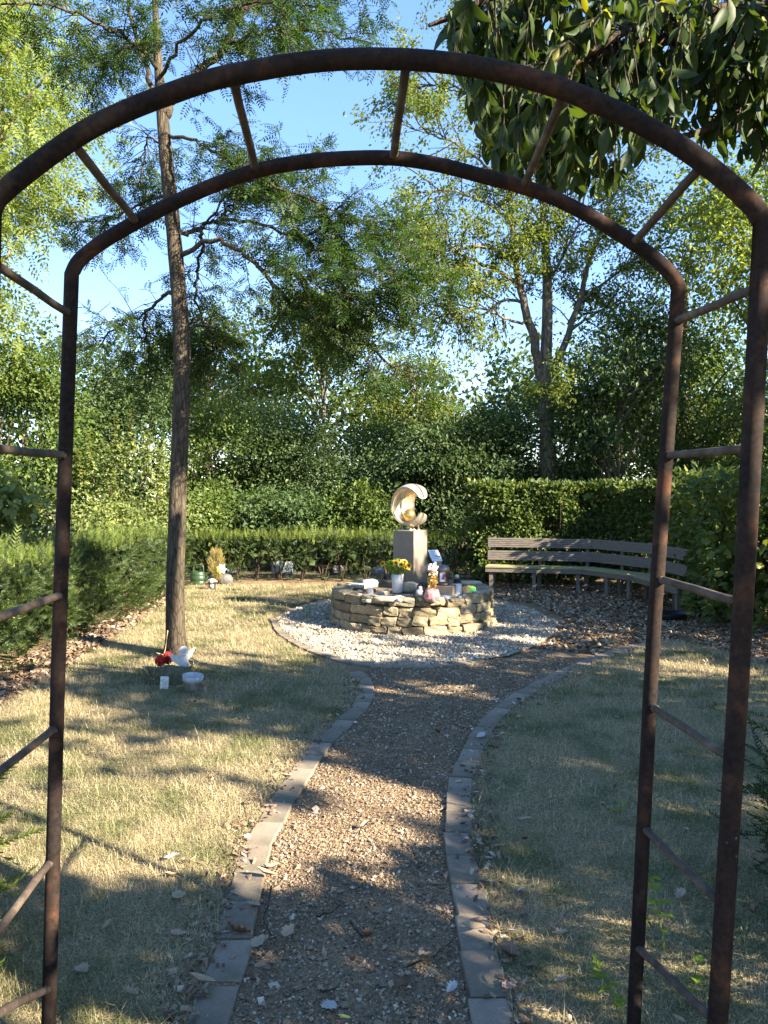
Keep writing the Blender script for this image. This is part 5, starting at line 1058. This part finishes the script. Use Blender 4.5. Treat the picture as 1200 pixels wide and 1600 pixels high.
FL = [(502, 1576, 46, 'oak', 'white', .12, 'white oak leaf lying alone on the path near the bottom edge'), (396, 1482, 28, 'maple', 'beige', .35, 'pale orange lobed leaf beside the west slabs'), (402, 1506, 24, 'maple', 'orange', .3, 'rusty orange leaf fragment below the pale lobed leaf'),
 (443, 1465, 26, 'maple', 'tan', .5, 'curled tan leaf on the gravel by the curved twig'), (757, 1452, 46, 'long', 'tan', .5, 'long curled tan leaf lying across the east slabs'), (778, 1484, 42, 'maple', 'brown', .8, 'crumpled brown leaf on the edge of the east slabs'), (784, 1544, 24, 'maple', 'pink', .5, 'small pinkish leaf at the grass edge east of the slabs'),
 (655, 1498, 28, 'maple', 'beige', .6, 'pale crumpled leaf in the middle of the path'), (620, 1525, 26, 'oak', 'beige', .5, 'pale folded leaf left of the long twig'), (688, 1528, 34, 'long', 'tan', .4, 'narrow tan leaf pointing at the east slabs'), (698, 1555, 30, 'oak', 'white', .6, 'ragged whitish leaf near the lower east slabs'),
 (265, 1460, 28, 'maple', 'pink', .3, 'salmon-coloured leaf resting on the west lawn'), (335, 1540, 46, 'long', 'tan', .6, 'large curled tan leaf across the lowest west slabs'), (350, 1448, 44, 'oak', 'brown', .9, 'bunched brown leaf at the grass edge of the west slabs'), (122, 1512, 28, 'maple', 'beige', .5, 'big beige leaf on the lawn near the arch post'), (195, 1545, 30, 'oak', 'beige', .5, 'pale oak leaf on the lower west lawn'),
 (622, 1548, 40, 'oak', 'brown', .8, 'dark brown leaf cluster low on the path'), (385, 1412, 26, 'oak', 'tan', .7, 'tan leaf wedged against the west slabs'), (430, 1372, 34, 'long', 'tan', .6, 'tan pod-like leaf lying on the path edge'), (415, 1358, 26, 'oak', 'beige', .6, 'beige leaf on the path where the west slabs bend'),
 (268, 1402, 24, 'maple', 'tan', .4, 'small tan leaf on the middle west lawn'), (808, 1392, 20, 'oak', 'white', .4, 'small whitish leaf on the east lawn by the slabs'), (812, 1456, 20, 'long', 'white', .4, 'slim pale leaf on the east lawn lower down'), (832, 1280, 26, 'long', 'beige', .5, 'narrow beige leaf on the shaded east lawn'), (745, 1154, 22, 'oak', 'white', .4, 'whitish leaf on the east slabs where they turn'),
 (862, 1462, 30, 'oak', 'tan', .6, 'tan oak leaf half sunk in the east grass'), (868, 1538, 26, 'maple', 'beige', .6, 'beige leaf near the bottom of the east lawn'), (255, 1342, 26, 'oak', 'white', .3, 'white curled leaf in the sunny patch of west lawn'), (1058, 1408, 30, 'oak', 'beige', .6, 'beige leaf lying between the eastern arch posts'), (548, 1592, 22, 'long', 'yellow', .4, 'yellowish leaf at the bottom of the path')]
cache = {}
for px, py, s, kd, ck, cu, lab in FL:
    k = (kd, ck, cu)
    if k not in cache: cache[k] = leaf_mesh(kd, lm[ck], cu)
    o = link('fallen_leaf', cache[k]); g = G(px, py, .02); sz = s/F*g[1]; o.location = g; o.scale = (sz,)*3; o.rotation_euler = (rng.normal(0, .2), rng.normal(0, .2), rng.uniform(-2.6, -.4) if kd != 'long' else rng.uniform(1.2, 2.)); tag(o, lab, 'leaf', 'fallen leaves')
kk = [leaf_mesh(a_, lm[b_], c_) for a_, b_, c_ in (('oak', 'tan', 1.1), ('maple', 'brown', 1.3), ('oak', 'brown', 1.6), ('long', 'tan', 1.2), ('long', 'beige', .8), ('oak', 'beige', 1.2))]; X, Y = points_in(pathpoly, 26, lambda y: np.clip(3.5/np.maximum(y, 2), 0, 1)); X2, Y2 = points_in(lawnL, 36, lambda y: np.clip((4/np.maximum(y, 2))**2, 0, 1)); X3, Y3 = points_in(lawnR, 28, lambda y: np.clip((4/np.maximum(y, 2))**2, 0, 1))
for x, y, where in [(a, b_, 0) for a, b_ in zip(X, Y)]+[(a, b_, 1) for a, b_ in zip(X2, Y2)]+[(a, b_, 2) for a, b_ in zip(X3, Y3)]:
    ki_ = rng.integers(len(kk)); o = link('fallen_leaf', kk[ki_]); sz = rng.uniform(.025, .055); o.location = (x, y, .010 if where == 0 else .018); o.scale = (sz,)*3; o.rotation_euler = (rng.normal(0, .25), rng.normal(0, .25), rng.uniform(0, 6.28))
    tag(o, ('small tan curled oak leaf', 'small brown curled lobed leaf', 'tightly rolled brown oak leaf', 'small tan narrow leaf', 'small beige narrow leaf', 'small beige curled oak leaf')[ki_]+(' scattered on the gravel path', ' scattered on the west lawn', ' scattered on the east lawn')[where], 'leaf', ('leaves scattered on the path', 'leaves scattered on the west lawn', 'leaves scattered on the east lawn')[where])
